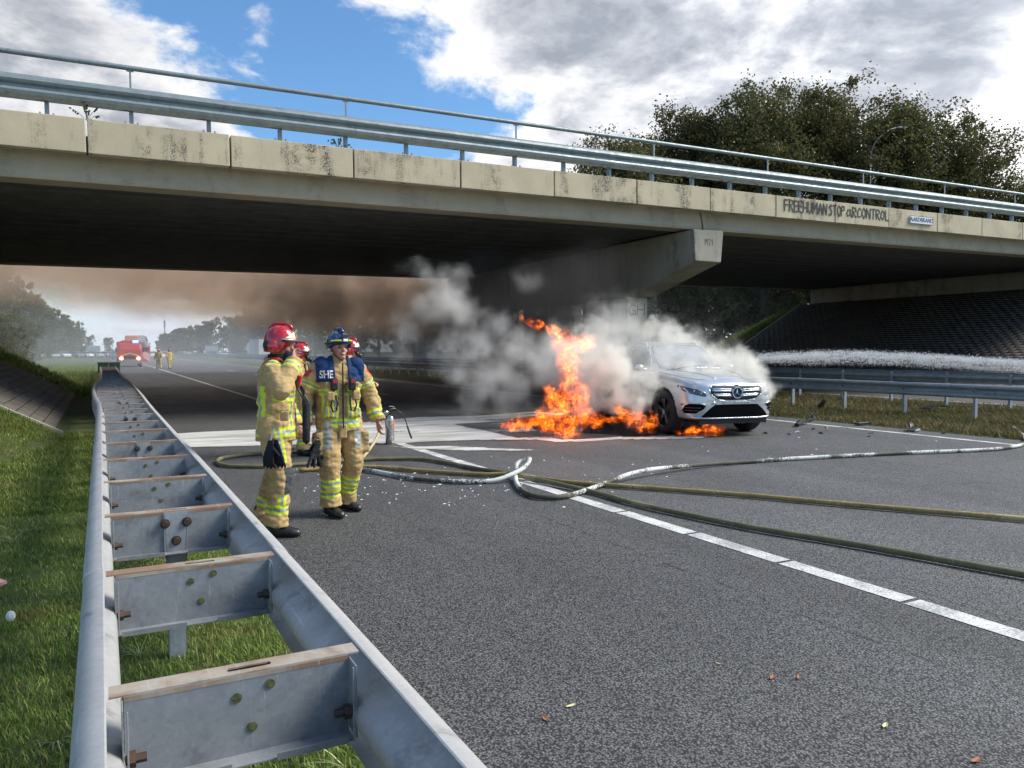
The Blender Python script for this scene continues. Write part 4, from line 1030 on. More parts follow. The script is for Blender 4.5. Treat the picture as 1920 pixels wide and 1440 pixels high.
    if helmet == 'red':
        b = MB(); b.tube(arc(.120, .052, -1.25, 1.25), .0075, 6); b.build('visor_rim', mat('visor_silver', (.55, .56, .56), .25, .6), sh, smooth=True)
        b = MB(); b.tube(arc(.119, .040, -1.2, 1.2), .008, 6); b.build('rim_seal', BLK, sh, smooth=True)
        for s in (-1, 1):
            lo, up = arc(.1215, .064, s * .25, s * 1.0, 7), []
            for j, p in enumerate(lo): up.append(tuple(hp(-.005 + .1215 * (1.16 - .016 * (6 - j)) * math.cos(s * (.25 + .125 * j)) * .95, (.1215 - .0015 * (6 - j)) * math.sin(s * (.25 + .125 * j)), .066 + .010 * (6 - j) * .95)))
            b = MB(); b.add(lo + up, [(k, k + 1, 8 + k, 7 + k) for k in range(6)]); q = b.build('reflective_plate', PALE, sh); q.modifiers.new('t', 'SOLIDIFY').thickness = .006
            b = MB(); b.ell(hp(-.03, s * .112, -.015), (.045, .014, .055)); b.build('ear_cover', HRED if s else BLK, sh, smooth=True)
            b = MB(); b.ell(hp(-.085, s * .100, -.01), (.03, .014, .045)); b.build('vent_panel', BLK, sh, smooth=True)
    else:
        b = MB(); b.tube(arc(.116, .046, -3.14, 3.14, 29), .009, 6); b.build('rim_seal', BLK, sh, smooth=True)
        for a0, a1 in ((-1.05, -.28), (.28, 1.05), (2.2, 2.8), (-2.8, -2.2)):
            b = MB(); b.tube(arc(.1175, .066, a0, a1, 6), .0135, 6, flat=.6); b.build('reflective_patch', YEL, sh)
        b = MB(); b.box(hp(.142, 0, .070), (.012, .045, .022), HM); b.build('front_badge', mat('sign_white', (.8, .8, .78)), sh)
        b = MB(); b.box(hp(.128, 0, .105), (.02, .06, .05), HM); b.build('lamp_mount', BLK, sh, bevel=.006)
        b = MB(); b.tube([hp(.0, .088, .03), hp(.04, .072, -.06), hp(.065, .0, -.118), hp(.04, -.072, -.06), hp(.0, -.088, .03)], .0055, 6); b.build('chin_strap', BLK, sh)
    if 'mask' in kit:
        b = MB(); b.ell(hp(.075, 0, .0), (.045, .066, .072)); b.ell(hp(.10, 0, -.055), (.035, .045, .045)); b.cyl(hp(.10, 0, -.07), hp(.165, 0, -.085), .034, .030, 14)
        mk = b.build('breathing_mask', BLK, g, smooth=True)
        b = MB(); b.tube([hp(.14, 0, -.10), hp(.17, -.03, -.16), hp(.17, -.06, -.26), hp(.08, -.09, -.33), hp(-.02, -.08, -.30)], .011, 8); b.build('air_hose', BLK, mk, smooth=True)
    if 'tank' in kit:
        b = MB(); capsule(b, [(-.24, 0, .98), (-.24, 0, 1.36)], .085, 16); b.build('air_cylinder', mat('tank_yellow_grey', (.25, .25, .2), .4), g, smooth=True)
        for s in (-1, 1):
            b = MB(); b.tube([(-.16, s * .09, 1.40), (-.02, s * .10, 1.475), (.13, s * .10, 1.36), (.168, s * .10, 1.15), (.168, s * .12, .98)], .016, 8, flat=.5); b.build('harness_strap', DRK, g, smooth=True)
    return g, V, jk
def glove_bunch(parent, at, s=1.0, ang=0.0, spread=1.0):
    M = Euler((0, 0, ang)).to_matrix(); A = Vector(at); q = lambda x, y, z: A + M @ Vector((x, y, z)) * s
    for dx, sgn in ((-.02, 1), (.035, -1)):
        b = MB(); b.loft([[q(dx + .012 * math.cos(a), .045 * w * math.sin(a) + oy, z) for a in np.linspace(0, 2 * math.pi, 13)[:-1]] for z, w, oy in ((0, .7, 0), (-.05, .9, sgn * .01), (-.11, 1.2, sgn * .02), (-.16, 1.25, sgn * .03))])
        for k in range(4): y0 = (-.04 + .027 * k); capsule(b, [q(dx, y0 + sgn * .03, -.15), q(dx + .01, (y0 * 1.5) * spread + sgn * .035, -.20), q(dx + .02, y0 * 1.9 * spread + sgn * .035, -.245 + .008 * abs(k - 1.5))], [.015 * s, .014 * s, .012 * s], 8)
        capsule(b, [q(dx, sgn * -.03, -.08), q(dx + .01, sgn * -.075, -.13)], [.016 * s, .013 * s], 8)
        remesh(b, 'glove', [DRK], .007, parent, 2, .003, 20)
# man in red helmet, profile to the right, hand at his face
h1 = math.atan2(-.36, .93)
g1, V1, j1 = person('firefighter in red helmet and tan suit nearest the guardrail raising a hand to his mouth', (1.30, 6.66, 0), h1,
    dict(hipR=(-.02, -.11, .93), hipL=(0, .11, .93), kneeR=(.045, -.13, .50), kneeL=(-.03, .10, .50), ankR=(.0, -.13, .09), ankL=(-.16, .10, .09), toeR=(1, -.05), toeL=(1, .2),
         shR=(.0, -.19, 1.39), elR=(.10, -.37, 1.24), wrR=(.165, -.135, 1.46), hdR=(-.1, .75, .55), thumbR=(-.2, 0, 1), curlR=.75, shL=(.0, .19, 1.39), elL=(.0, .30, 1.13), wrL=(.10, .30, .90), head=(.035, 0, 1.60), yaw=-.12, pitch=.08),
    helmet='red', kit=('kneepad', 'sidestripe', 'hemband', 'redyoke', 'sideback', 'armpatch'))
glove_bunch(g1, (.01, -.265, .83), .95, 1.1, .7)
def kit1():
    b = MB(); b.tube([(.02, -.245, .92), (.0, -.25, .86), (-.01, -.25, .80)], .006, 6); b.build('glove_clip', MATS['visor_silver'], g1)
    b = MB(); capsule(b, [(.12, -.10, 1.50), (.155, -.115, 1.40), (.165, -.12, 1.31)], [.05, .045, .03]); b.build('dark_cuff', DRK, g1, smooth=True)
    b = MB(); b.box((.19, -.07, 1.30), (.05, .05, .10), Euler((0, .2, 0))); b.build('radio_microphone', RED, g1, bevel=.01)
    for k, pts in enumerate(([(.18, -.07, 1.33), (.23, -.05, 1.22), (.22, -.02, 1.08), (.24, .0, .95), (.25, -.02, .82)], [(.17, -.10, 1.28), (.21, -.12, 1.20), (.25, -.10, 1.12), (.22, -.03, 1.20)], [(.19, .02, 1.25), (.26, .03, 1.1), (.26, .02, .9), (.24, -.01, .76)])):
        b = MB(); b.tube(pts, [.012, .007, .012][k], 8); b.build('equipment_cable', BLK, g1, smooth=True)
    b = MB(); b.box((.235, .02, .98), (.05, .10, .28)); b.box((.24, 0, .84), (.06, .07, .14)); b.build('equipment_pouch', DRK, g1, bevel=.02)
    b = MB(); b.box((.10, -.222, 1.02), (.07, .03, .08)); b.build('jacket_pocket', TAN, g1, bevel=.012)
kit1()
h2 = math.atan2(-.97, -.02)
g2, V2, j2 = person('firefighter in blue helmet and navy vest standing bareheaded of gloves facing the camera', (1.98, 7.22, 0), h2,
    dict(hipR=(.02, -.105, .92), hipL=(.0, .105, .92), kneeR=(.10, -.11, .50), kneeL=(.05, .13, .50), ankR=(.08, -.10, .09), ankL=(-.14, .09, .09), toeR=(1, .32), toeL=(1, .62),
         elR=(-.02, -.315, 1.13), wrR=(.07, -.335, .88), elL=(-.03, .315, 1.13), wrL=(.03, .375, .88), hdL=(.1, .05, -1), hdR=(.12, .05, -1), curlL=.6, curlR=.7, head=(.03, 0, 1.575), yaw=.22, pitch=-.05),
    helmet='blue', kit=('armstripe', 'armpatch', 'pocketJ', 'thighgrey', 'pocketL', 'pocketR'))
g2['label'] = 'firefighter in blue helmet and navy vest standing on the hard shoulder facing the camera'
glove_bunch(g2, (.10, -.225, .76), 1.12, .3, 1.15)
def kit2():
    # vest: the shoulders of the jacket, offset outwards
    bm = bmesh.new(); bm.from_mesh(j2.data)
    dele = [f for f in bm.faces if not (f.calc_center_median().z > 1.265 and abs(f.calc_center_median().y) < .225 and f.calc_center_median().z < 1.53 and not (f.calc_center_median().x > .03 and abs(f.calc_center_median().y) < .062 + max(0, (1.45 - f.calc_center_median().z)) * .0))]
    bmesh.ops.delete(bm, geom=dele, context='FACES'); bm.normal_update()
    for v in bm.verts: v.co += v.normal * .011
    me = bpy.data.meshes.new('vest'); bm.to_mesh(me); bm.free(); me.materials.clear(); me.materials.append(NAVY)
    for p in me.polygons: p.material_index = 0
    vest = obj('vest', me, g2); vest.modifiers.new('t', 'SOLIDIFY').thickness = .008
    bm = bmesh.new(); bm.from_mesh(me); tree = BVHTree.FromBMesh(bm)
    cu = bpy.data.curves.new('vl', 'FONT'); cu.body = 'SHE'; cu.size = .105; cu.extrude = .002; cu.offset = .0025
    t = bpy.data.objects.new('t', cu); COL.objects.link(t); tm = evalmesh(t); bpy.data.objects.remove(t)
    for v in tm.vertices:
        y = -.20 + v.co.x * .66; z = 1.30 + v.co.y * .95 + .0 * v.co.x
        hit = tree.ray_cast(Vector((1, y, z)), Vector((-1, 0, 0)))[0]
        v.co = ((hit.x if hit else .15) + .006 + v.co.z, y, z)
    tm.materials.clear(); tm.materials.append(mat('sign_white', (.8, .8, .78))); obj('vest_lettering', tm, vest)
    for s in (-1, 1):
        b = MB(); b.box((.185, s * .085, 1.245), (.05, .062, .115)); r_ = b.build('radio', BLK, g2, bevel=.012)
        b = MB(); b.box((.213, s * .085, 1.27), (.008, .038, .035)); b.build('radio_button', mat('dull_red', (.35, .03, .03), .5), r_, bevel=.003)
        b = MB(); b.tube([(.19, s * .09, 1.19), (.20, s * .10, 1.13), (.20, s * .12, 1.05), (.20, s * .10, .99), (.20, s * .07, 1.0), (.20, s * .06, 1.07), (.19, s * .07, 1.14)], .0085, 8); b.build('coiled_cable', BLK, g2, smooth=True)
        b = MB(); b.box((.188, s * .12, 1.135), (.04, .07, .09)); b.build('chest_pocket', TAN, g2, bevel=.014)
    b = MB(); b.tube([(.165, 0.0, 1.44), (.175, 0, 1.2), (.172, 0, 1.0), (.185, 0, .83)], .0075, 6); b.build('zip_flap', BLK, g2)
    b = MB(); b.tube([(.17, .035, 1.235), (.18, .025, 1.25), (.18, .01, 1.23), (.18, .03, 1.19), (.18, .02, 1.16)], .005, 6); b.build('hook', BLK, g2)
    b = MB(); b.tube([(.09, -.215, .82), (.10, -.222, .79), (.10, -.225, .755)], .006, 6); b.build('glove_clip', MATS['visor_silver'], g2)
    b = MB(); b.box((.155, 0, .80), (.03, .075, .13)); b.build('fly_flap', TAN, g2, bevel=.012)
kit2()
h3 = math.atan2(-.45, .9)
g3, V3, j3 = person('firefighter with red helmet and black breathing mask half hidden behind the man raising his hand', (2.57, 11.6, 0), h3, dict(ankL=(-.25, .14, .09), kneeL=(-.1, .12, .50), ankR=(.10, -.12, .09), kneeR=(.12, -.11, .5), elR=(.10, -.28, 1.13), wrR=(.28, -.16, 1.10), elL=(.1, .28, 1.12), wrL=(.3, .14, 1.08), head=(.05, 0, 1.50)),
    helmet='red', kit=('mask', 'tank', 'backstripe', 'armstripe'))
g4, V4, j4 = person('firefighter with red helmet and black breathing mask behind the blue helmet man', (3.25, 11.28, 0), h3 + .1, dict(elR=(.10, -.28, 1.13), wrR=(.28, -.16, 1.10), elL=(.1, .28, 1.12), wrL=(.3, .14, 1.08), head=(.03, 0, 1.56)),
    helmet='red', kit=('mask', 'tank', 'backstripe', 'armstripe'))
# ------------------------------------------------------------------ hoses, extinguisher, foam, litter
def smooth_path(P, n=8):
    P = [Vector(p) for p in P]; out = []
    for i in range(len(P) - 1):
        a, b_, c, d = P[max(i - 1, 0)], P[i], P[i + 1], P[min(i + 2, len(P) - 1)]
        for k in range(n):
            t = k / n; out.append(.5 * ((2 * b_) + (-a + c) * t + (2 * a - 5 * b_ + 4 * c - d) * t * t + (-a + 3 * b_ - 3 * c + d) * t ** 3))
    return out + [P[-1]]
def m_hose(name, base, var, third, amt):
    m = mat(name, base, .75); N = NT(m.node_tree); b = bsdf(m); g = N('ShaderNodeTexCoord').outputs['Object']
    c = N.mix(N.maprange(N.noise(g, 6, 5, .7), .35, .65), base, var)
    f = N.maprange(N.math('ADD', N.math('MULTIPLY', N.noise(g, 1.6, 3), .6), N.math('MULTIPLY', N.noise(g, 35, 4, .7), .4)), .5 - amt, .56 - amt, 0, 1, True)
    N.put(b, 'Base Color', N.mix(f, c, third))
    bn = N('ShaderNodeBump'); bn.inputs['Strength'].default_value = .4; bn.inputs['Distance'].default_value = .003; N.put(bn, 'Height', N.noise(g, 120, 3)); N.put(b, 'Normal', bn.outputs[0]); return m
HO_B = m_hose('brown_hose', (.34, .24, .085), (.22, .155, .06), (.48, .37, .16), -.03)
HO_G = m_hose('olive_hose', (.17, .155, .07), (.11, .10, .05), (.28, .25, .14), -.04)
HO_W = m_hose('foam_covered_hose', (.085, .085, .05), (.05, .05, .04), (.62, .62, .58), .01)
def hose(pts, m, label, r=.027):
    P = smooth_path([p if len(p) == 3 else (*p, r + .006) for p in pts]); b = MB(); b.tube(P, [r * (1 + .04 * math.sin(i * 1.7)) for i in range(len(P))], 12)
    o = b.build('fire_hose', m, None, smooth=True); o['label'] = label; o['category'] = 'hose'; o['group'] = 'fire hoses on the road'
hose([(3.7, 12.0), (3.2, 11.75), (2.5, 11.75), (1.9, 11.78), (1.50, 11.55), (1.37, 11.10), (1.50, 10.68), (2.03, 10.42), (3.0, 10.46), (3.5, 10.38), (3.99, 10.03), (4.27, 8.89), (4.36, 8.25, .06), (4.64, 6.98), (4.68, 6.05), (4.9, 4.88), (5.19, 4.03), (5.5, 2.93), (5.9, 1.6), (6.2, .4)],
     HO_G, 'olive green hose looping behind the firefighters and running to the bottom right of the road')
hose([(2.2, 9.9), (3.07, 9.75), (3.62, 9.05), (4.09, 8.5), (4.39, 8.22, .05), (4.75, 7.52), (5.27, 6.86), (5.97, 5.95), (6.53, 5.08), (7.33, 3.92), (8.3, 2.5), (9.2, 1.0)], HO_B, 'yellow brown hose, the straighter of the two long ones crossing the lanes')
hose([(2.6, 10.2), (3.0, 9.4), (3.25, 8.62), (3.58, 8.2), (4.0, 8.02), (4.3, 8.02, .10), (4.52, 8.12, .16), (4.70, 8.36, .19), (4.80, 8.56, .17), (4.68, 8.62, .12), (4.48, 8.30, .07), (4.20, 7.78, .04), (4.02, 7.30, .035), (3.98, 6.95), (4.14, 6.80), (4.45, 6.88), (4.91, 7.15), (5.75, 7.48, .09), (6.88, 7.76, .05), (7.79, 7.77), (8.69, 7.68), (10.54, 7.34), (11.6, 7.08), (12.4, 6.98), (13.3, 7.15), (14.5, 7.8), (16.0, 8.8)],
     HO_W, 'hose coated in white foam with an upright loop over the shoulder line')
hose([(2.9, 9.9), (3.5, 11.2), (3.9, 11.9, .2), (4.1, 12.35, .40), (4.21, 12.31, .52)], mat('pale_hose', (.45, .38, .2), .6), 'short pale yellow hose leading to the top of the steel extinguisher', .022)
def extinguisher():
    e = thing('fire_extinguisher', 'stainless steel fire extinguisher with black nozzle hose standing in foam behind the firefighters', 'extinguisher', (4.22, 12.25, 0), .4)
    e.scale = (.95, .95, .95)
    st = mat('polished_steel', (.62, .62, .60), .16, 1.0, var=(.45, .45, .44), vscale=10)
    b = MB(); prof = [(0, .0), (.075, .0), (.080, .02), (.080, .44), (.070, .475), (.045, .50), (.02, .515), (0, .515)]
    b.loft([[(max(r, .001) * math.cos(a), max(r, .001) * math.sin(a), z) for a in np.linspace(0, 2 * math.pi, 25)[:-1]] for r, z in prof]); b.build('tank', st, e, smooth=True).modifiers.new('e', 'EDGE_SPLIT').split_angle = R(40)
    b = MB(); b.loft([[(.0815 * math.cos(a), .0815 * math.sin(a), z) for a in np.linspace(-2.6, -1.5, 9)] for z in (.08, .42)], closed=False); b.build('label_plate', mat('extinguisher_label', (.10, .10, .10), .5, var=(.5, .5, .48), vscale=30), e)
    b = MB(); b.loft([[(.0815 * math.cos(a), .0815 * math.sin(a), z) for a in np.linspace(-1.3, -.5, 7)] for z in (.26, .44)], closed=False); b.build('warning_label', mat('orange_label', (.75, .16, .04), .5), e)
    b = MB(); b.cyl((0, 0, .51), (0, 0, .58), .022, .02, 12); b.box((0, 0, .60), (.05, .03, .05)); b.build('valve', BLK, e)
    b = MB(); b.tube([(-.02, 0, .60), (.06, -.01, .625), (.12, -.02, .62)], .009, 6); b.tube([(-.02, 0, .66), (.05, -.01, .66), (.09, -.02, .65)], .008, 6); b.build('lever', BLK, e)
    b = MB(); b.tube([(0, -.02, .575), (.08, -.08, .60), (.17, -.12, .54), (.24, -.14, .42), (.28, -.15, .30)], .0095, 8); b.tube([(.28, -.15, .30), (.33, -.17, .14), (.35, -.18, .08)], .017, 8); b.build('nozzle_hose', BLK, e, smooth=True)
    b = MB(); b.tube([(0, 0, .56), (-.06, .02, .57), (-.12, .02, .55)], .024, 10); b.build('coupling', st, e, smooth=True)
extinguisher()
def m_foam():
    m = mat('foam_film', (.66, .66, .63), .5); N = NT(m.node_tree); b = bsdf(m); g = N('ShaderNodeTexCoord').outputs['Object']
    at = N('ShaderNodeVertexColor'); at.layer_name = 'thick'
    mp = N('ShaderNodeMapping', ins={0: g}); mp.inputs['Rotation'].default_value = (0, 0, -.25); mp.inputs['Scale'].default_value = (.55, 2.6, 1)
    n = N.math('ADD', N.math('MULTIPLY', N.noise(mp.outputs[0], 1.6, 7, .66, .8), .6), N.math('MULTIPLY', N.noise(g, 26, 4, .7), .4))
    a = N.maprange(N.math('ADD', n, N.math('MULTIPLY', N.math('SUBTRACT', at.outputs['Color'], .5), 1.15)), .46, .60, 0, 1, True)
    col = N.mix(N.maprange(N.noise(mp.outputs[0], 1.1, 6, .6, .6), .40, .62), (.66, .655, .63), (.40, .385, .35))
    N.put(b, 'Base Color', col); N.put(b, 'Alpha', a)
    bn = N('ShaderNodeBump'); bn.inputs['Strength'].default_value = .4; bn.inputs['Distance'].default_value = .008; N.put(bn, 'Height', n); N.put(b, 'Normal', bn.outputs[0]); return m
M_foam = m_foam()
def foam(name, outline, z, fn, step=.09, label=None):
    xs = [p[0] for p in outline]; ys = [p[1] for p in outline]; n = len(outline)
    def inside(x, y):
        c = False
        for i in range(n):
            (x1, y1), (x2, y2) = outline[i], outline[i - 1]
            if (y1 > y) != (y2 > y) and x < (x2 - x1) * (y - y1) / (y2 - y1) + x1: c = not c
        return c
    def dist(x, y):
        return min(bonet2(x, y, outline[i], outline[i - 1]) for i in range(n))
    def bonet2(x, y, a, b_):
        dx, dy = b_[0] - a[0], b_[1] - a[1]; t = max(0, min(1, ((x - a[0]) * dx + (y - a[1]) * dy) / (dx * dx + dy * dy + 1e-9))); return math.hypot(x - a[0] - dx * t, y - a[1] - dy * t)
    gx = np.arange(min(xs) - .2, max(xs) + .2, step); gy = np.arange(min(ys) - .2, max(ys) + .2, step)
    V = []; val = []
    for y in gy:
        for x in gx:
            d = dist(x, y) * (1 if inside(x, y) else -1); V.append((x, y, z)); val.append(fn(x, y, d))
    nx = len(gx); F = [(j * nx + i, j * nx + i + 1, (j + 1) * nx + i + 1, (j + 1) * nx + i) for j in range(len(gy) - 1) for i in range(nx - 1)]
    F = [f for f in F if max(val[k] for k in f) > .02]
    me = npmesh(name, V, F, M_foam, True); ca = me.color_attributes.new('thick', 'FLOAT_COLOR', 'POINT')
    ca.data.foreach_set('color', np.repeat(np.array(val, np.float32), 4)); o = obj(name, me, kind='stuff'); return o
cl = lambda v: max(0.0, min(1.0, v))
def foam_all():
    out = [(1.0, 13.35), (2.2, 13.05), (3.4, 12.75), (4.3, 12.25), (5.2, 12.2), (6.0, 11.95), (6.7, 11.55), (6.75, 11.15), (7.3, 10.95), (8.0, 10.95), (8.7, 10.62), (9.4, 10.45), (10.0, 10.7), (10.6, 11.2), (10.9, 12.5), (10.6, 15.5), (9.6, 17.0), (8, 16.6), (6.5, 16.9), (5, 16.2), (3.5, 15.9), (2.6, 15.75), (1.8, 15.75), (1.0, 15.6)]
    def fn(x, y, d):
        v = cl(.5 + d * 4.0)
        if d > 0:
            v = 1.0 if x < 3.4 else cl(.88 - (x - 3.2) * .05 + .3 * mnoise.noise(Vector((x * .7, y * 1.1, 0))))
            edge = cl(1 - abs(d - .06) / .10); v = max(v, .5 + .5 * edge) * cl(.35 + d * 12)
            if x > 6.5 and d > .35 and y < 15: v *= .62
        return v
    foam('foam_film', out, .008, fn)
    foam('foam_streak', [(3.9, 12.0), (5.0, 11.6), (6.5, 9.9), (6.2, 10.1), (4.9, 10.75), (4.2, 11.4)], .010, lambda x, y, d: cl(.35 + d * 1.6))
    # flecks of foam spattered over the road
    b = MB(); q = random.Random(5)
    for cx_, cy_, sx, sy, n in ((3.1, 8.6, .5, .5, 70), (2.5, 9.5, .35, .8, 40), (4.3, 7.5, .9, .5, 60), (6.5, 7.9, 2, .3, 40), (3.4, 7.4, .8, .5, 25), (6, 9, 2, .8, 40), (2.2, 8.2, .3, .3, 14)):
        for _ in range(int(n * .5)):
            x, y = q.gauss(cx_, sx), q.gauss(cy_, sy); r = q.uniform(.005, .016) * (1.6 if q.random() < .12 else 1); k = q.randint(5, 7); a0 = q.random() * 6
            if x < 1.2: continue
            ring = [(x + r * 1.7 * q.uniform(.6, 1) * math.cos(a0 + 2 * math.pi * i / k), y + r * q.uniform(.6, 1) * math.sin(a0 + 2 * math.pi * i / k), .003) for i in range(k)]
            b.add(ring + [(x, y, .012)], [(i, (i + 1) % k, k) for i in range(k)])
    b.build('foam_flecks', mat('foam_white', (.72, .72, .70), .6), kind='stuff')
foam_all()
# water and oil film under the car
def wet():
    m = mat('wet_film', (.012, .011, .010), .06, alpha=.55); b = MB(); q = random.Random(8)
    pts = [(9.9 + 2.4 * math.cos(a) * q.uniform(.85, 1.1), 13.4 + 2.7 * math.sin(a) * q.uniform(.85, 1.1), .0125) for a in np.linspace(0, 2 * math.pi, 40)[:-1]]
    b.add(pts, [tuple(range(len(pts)))]); b.build('wet_patch', m, kind='structure')
wet()
def debris():
    q = random.Random(11)
    t = thing('car_wreckage', 'long black broken bumper piece lying on the median line right of the car', 'wreckage', (13.3, 11.5, .03), .3)
    b = MB(); b.tube([(-.9, -.15, .02), (-.5, -.05, .05), (-.05, 0, .04)], [.05, .07, .04], 7, flat=.6); b.tube([(-.05, 0, .05), (.5, .12, .03), (.8, .25, .06)], [.03, .02, .03], 6); b.build('bumper_strip', BLK, t)
    b = MB(); b.box((.85, .27, .05), (.24, .14, .06), Euler((.2, .1, .3)), .5); b.box((.74, .22, .11), (.14, .05, .08), Euler((.6, .5, .2)), .5); b.tube([(.7, .2, .04), (.86, .24, .13), (.95, .34, .06)], .014, 5); b.build('bracket', mat('dark_grey_trim'), t)
    t = thing('car_wreckage', 'flat black plastic strip lying beside the grass edge', 'wreckage', (14.0, 10.72, .02), .1)
    b = MB(); b.box((0, 0, .02), (.42, .12, .04)); b.build('plastic_strip', BLK, t, bevel=.01); b = MB(); b.box((.02, 0, .043), (.36, .03, .006)); b.build('strip_edge', CHR, t)
    t = thing('car_wreckage', 'broken headlamp housing with pale edge lying on the white line', 'wreckage', (13.85, 9.5, .0), .5)
    b = MB(); b.box((0, 0, .05), (.34, .18, .05), Euler((.15, .1, 0)), .5); b.box((.08, .02, .11), (.14, .10, .06), Euler((.5, .3, .2)), .4); b.tube([(-.1, 0, .05), (-.02, .03, .13), (.12, .05, .16)], .012, 5); b.build('lamp_housing', BLK, t); b = MB(); b.tube([(-.24, -.08, .03), (0, -.12, .025), (.25, -.06, .04)], [.02, .035, .02], 6); b.build('lamp_rim', CHR, t)
    t = thing('car_wreckage', 'dark curved plastic sheet in the median grass behind the left posts', 'wreckage', (16.8, 14.1, .05), .2); b = MB(); b.box((0, 0, .1), (.35, .04, .24), Euler((.5, .3, .2)), .6); b.build('plastic_shard', BLK, t)
    t = thing('car_wreckage', 'black arched wheel liner lying in the median grass near the right posts', 'wreckage', (18.6, 12.1, .04), .0); b = MB(); b.loft([[(x, y, .04 + .12 * math.cos(x * 2.6)) for y in (-.12, .12)] + [(x, y, .02 + .12 * math.cos(x * 2.6)) for y in (.12, -.12)] for x in np.linspace(-.45, .4, 9)]); b.build('wheel_liner', BLK, t)
    # small shards
    pr = None
    for i, (x, y, s) in enumerate(((11.6, 10.3, .05), (11.9, 10.0, .04), (12.4, 10.6, .035), (12.9, 10.7, .05), (13.1, 10.4, .03), (12.2, 9.2, .03), (12.8, 9.6, .06), (11.2, 10.1, .05), (12.6, 8.2, .03), (13.9, 8.9, .04), (11.0, 10.5, .04), (14.3, 7.6, .05))):
        b = MB(); b.box((0, 0, s * .3), (s * 2.2, s, s * .6), Euler((q.random(), q.random() * .4, q.random() * 3)), .5)
        o = b.build('plastic_shard', BLK if i % 4 else MATS['bright_trim'], None); o.location = (x, y, .005); o['label'] = 'small black or bright shard of car plastic on the road near the front wheel'; o['category'] = 'debris'; o['group'] = 'small shards around the front of the car'
CHR = mat('dirty_chrome', (.5, .5, .5), .3, .9); mat('dark_grey_trim')
debris()
def leaves():
    q = random.Random(3)
    L = [(1.62, 2.74, .03, 0, 'curled brown leaf on the asphalt nearest the guardrail'), (1.78, 2.79, .028, 1, 'pale yellow leaf on the asphalt beside a curled brown leaf'), (2.67, 2.83, .016, 1, 'tiny pale leaf in the middle of the hard shoulder'), (2.78, 2.59, .032, 0, 'orange brown narrow leaf, left of a pair on the asphalt'), (2.89, 2.53, .028, 0, 'orange brown upright leaf, right of a pair on the asphalt'),
         (2.83, 2.03, .03, 1, 'pale straw coloured narrow leaf on the asphalt towards the bottom right'), (2.89, 1.69, .035, 0, 'reddish brown leaf at the bottom right of the asphalt')]
    for x, y, s, c, lab in L:
        m = mat('brown_leaf', (.32, .12, .05), .7) if c == 0 else mat('pale_leaf', (.62, .56, .30), .7)
        b = MB(); a = q.random() * 6; out = []
        prof = [(-1, 0), (-.5, .35), (0, .42), (.5, .3), (1.1, 0)]
        n = len(prof)
        for u, w_ in prof: out += [(u * s, w_ * s * .8, .006 + .08 * s * abs(u)), (u * s, 0, .003 + .08 * s * u * u), (u * s, -w_ * s * .8, .006 + .12 * s * abs(u))]
        b.add(out, [(3 * i + j, 3 * i + j + 1, 3 * i + j + 4, 3 * i + j + 3) for i in range(n - 1) for j in range(2)])
        o = b.build('fallen_leaf', m, None); o.location = (x, y, 0); o.rotation_euler.z = a; o['label'] = lab; o['category'] = 'leaf'; o['group'] = 'leaves on the asphalt'
    for x, y, lab, m in ((-.62, 5.75, 'crumpled white and pink wrapper in the grass', mat('wrapper', (.7, .62, .58), .5, var=(.6, .15, .1), vscale=25)), (-.47, 5.0, 'small pale scrap of paper in the grass', mat('foam_white'))):
        b = MB(); b.ell((0, 0, .09), (.07 if 'crump' in lab else .025, .04 if 'crump' in lab else .02, .03), n=7, m=5)
        o = b.build('litter', m, None); o.location = (x, y, 0); o['label'] = lab; o['category'] = 'litter'
leaves()
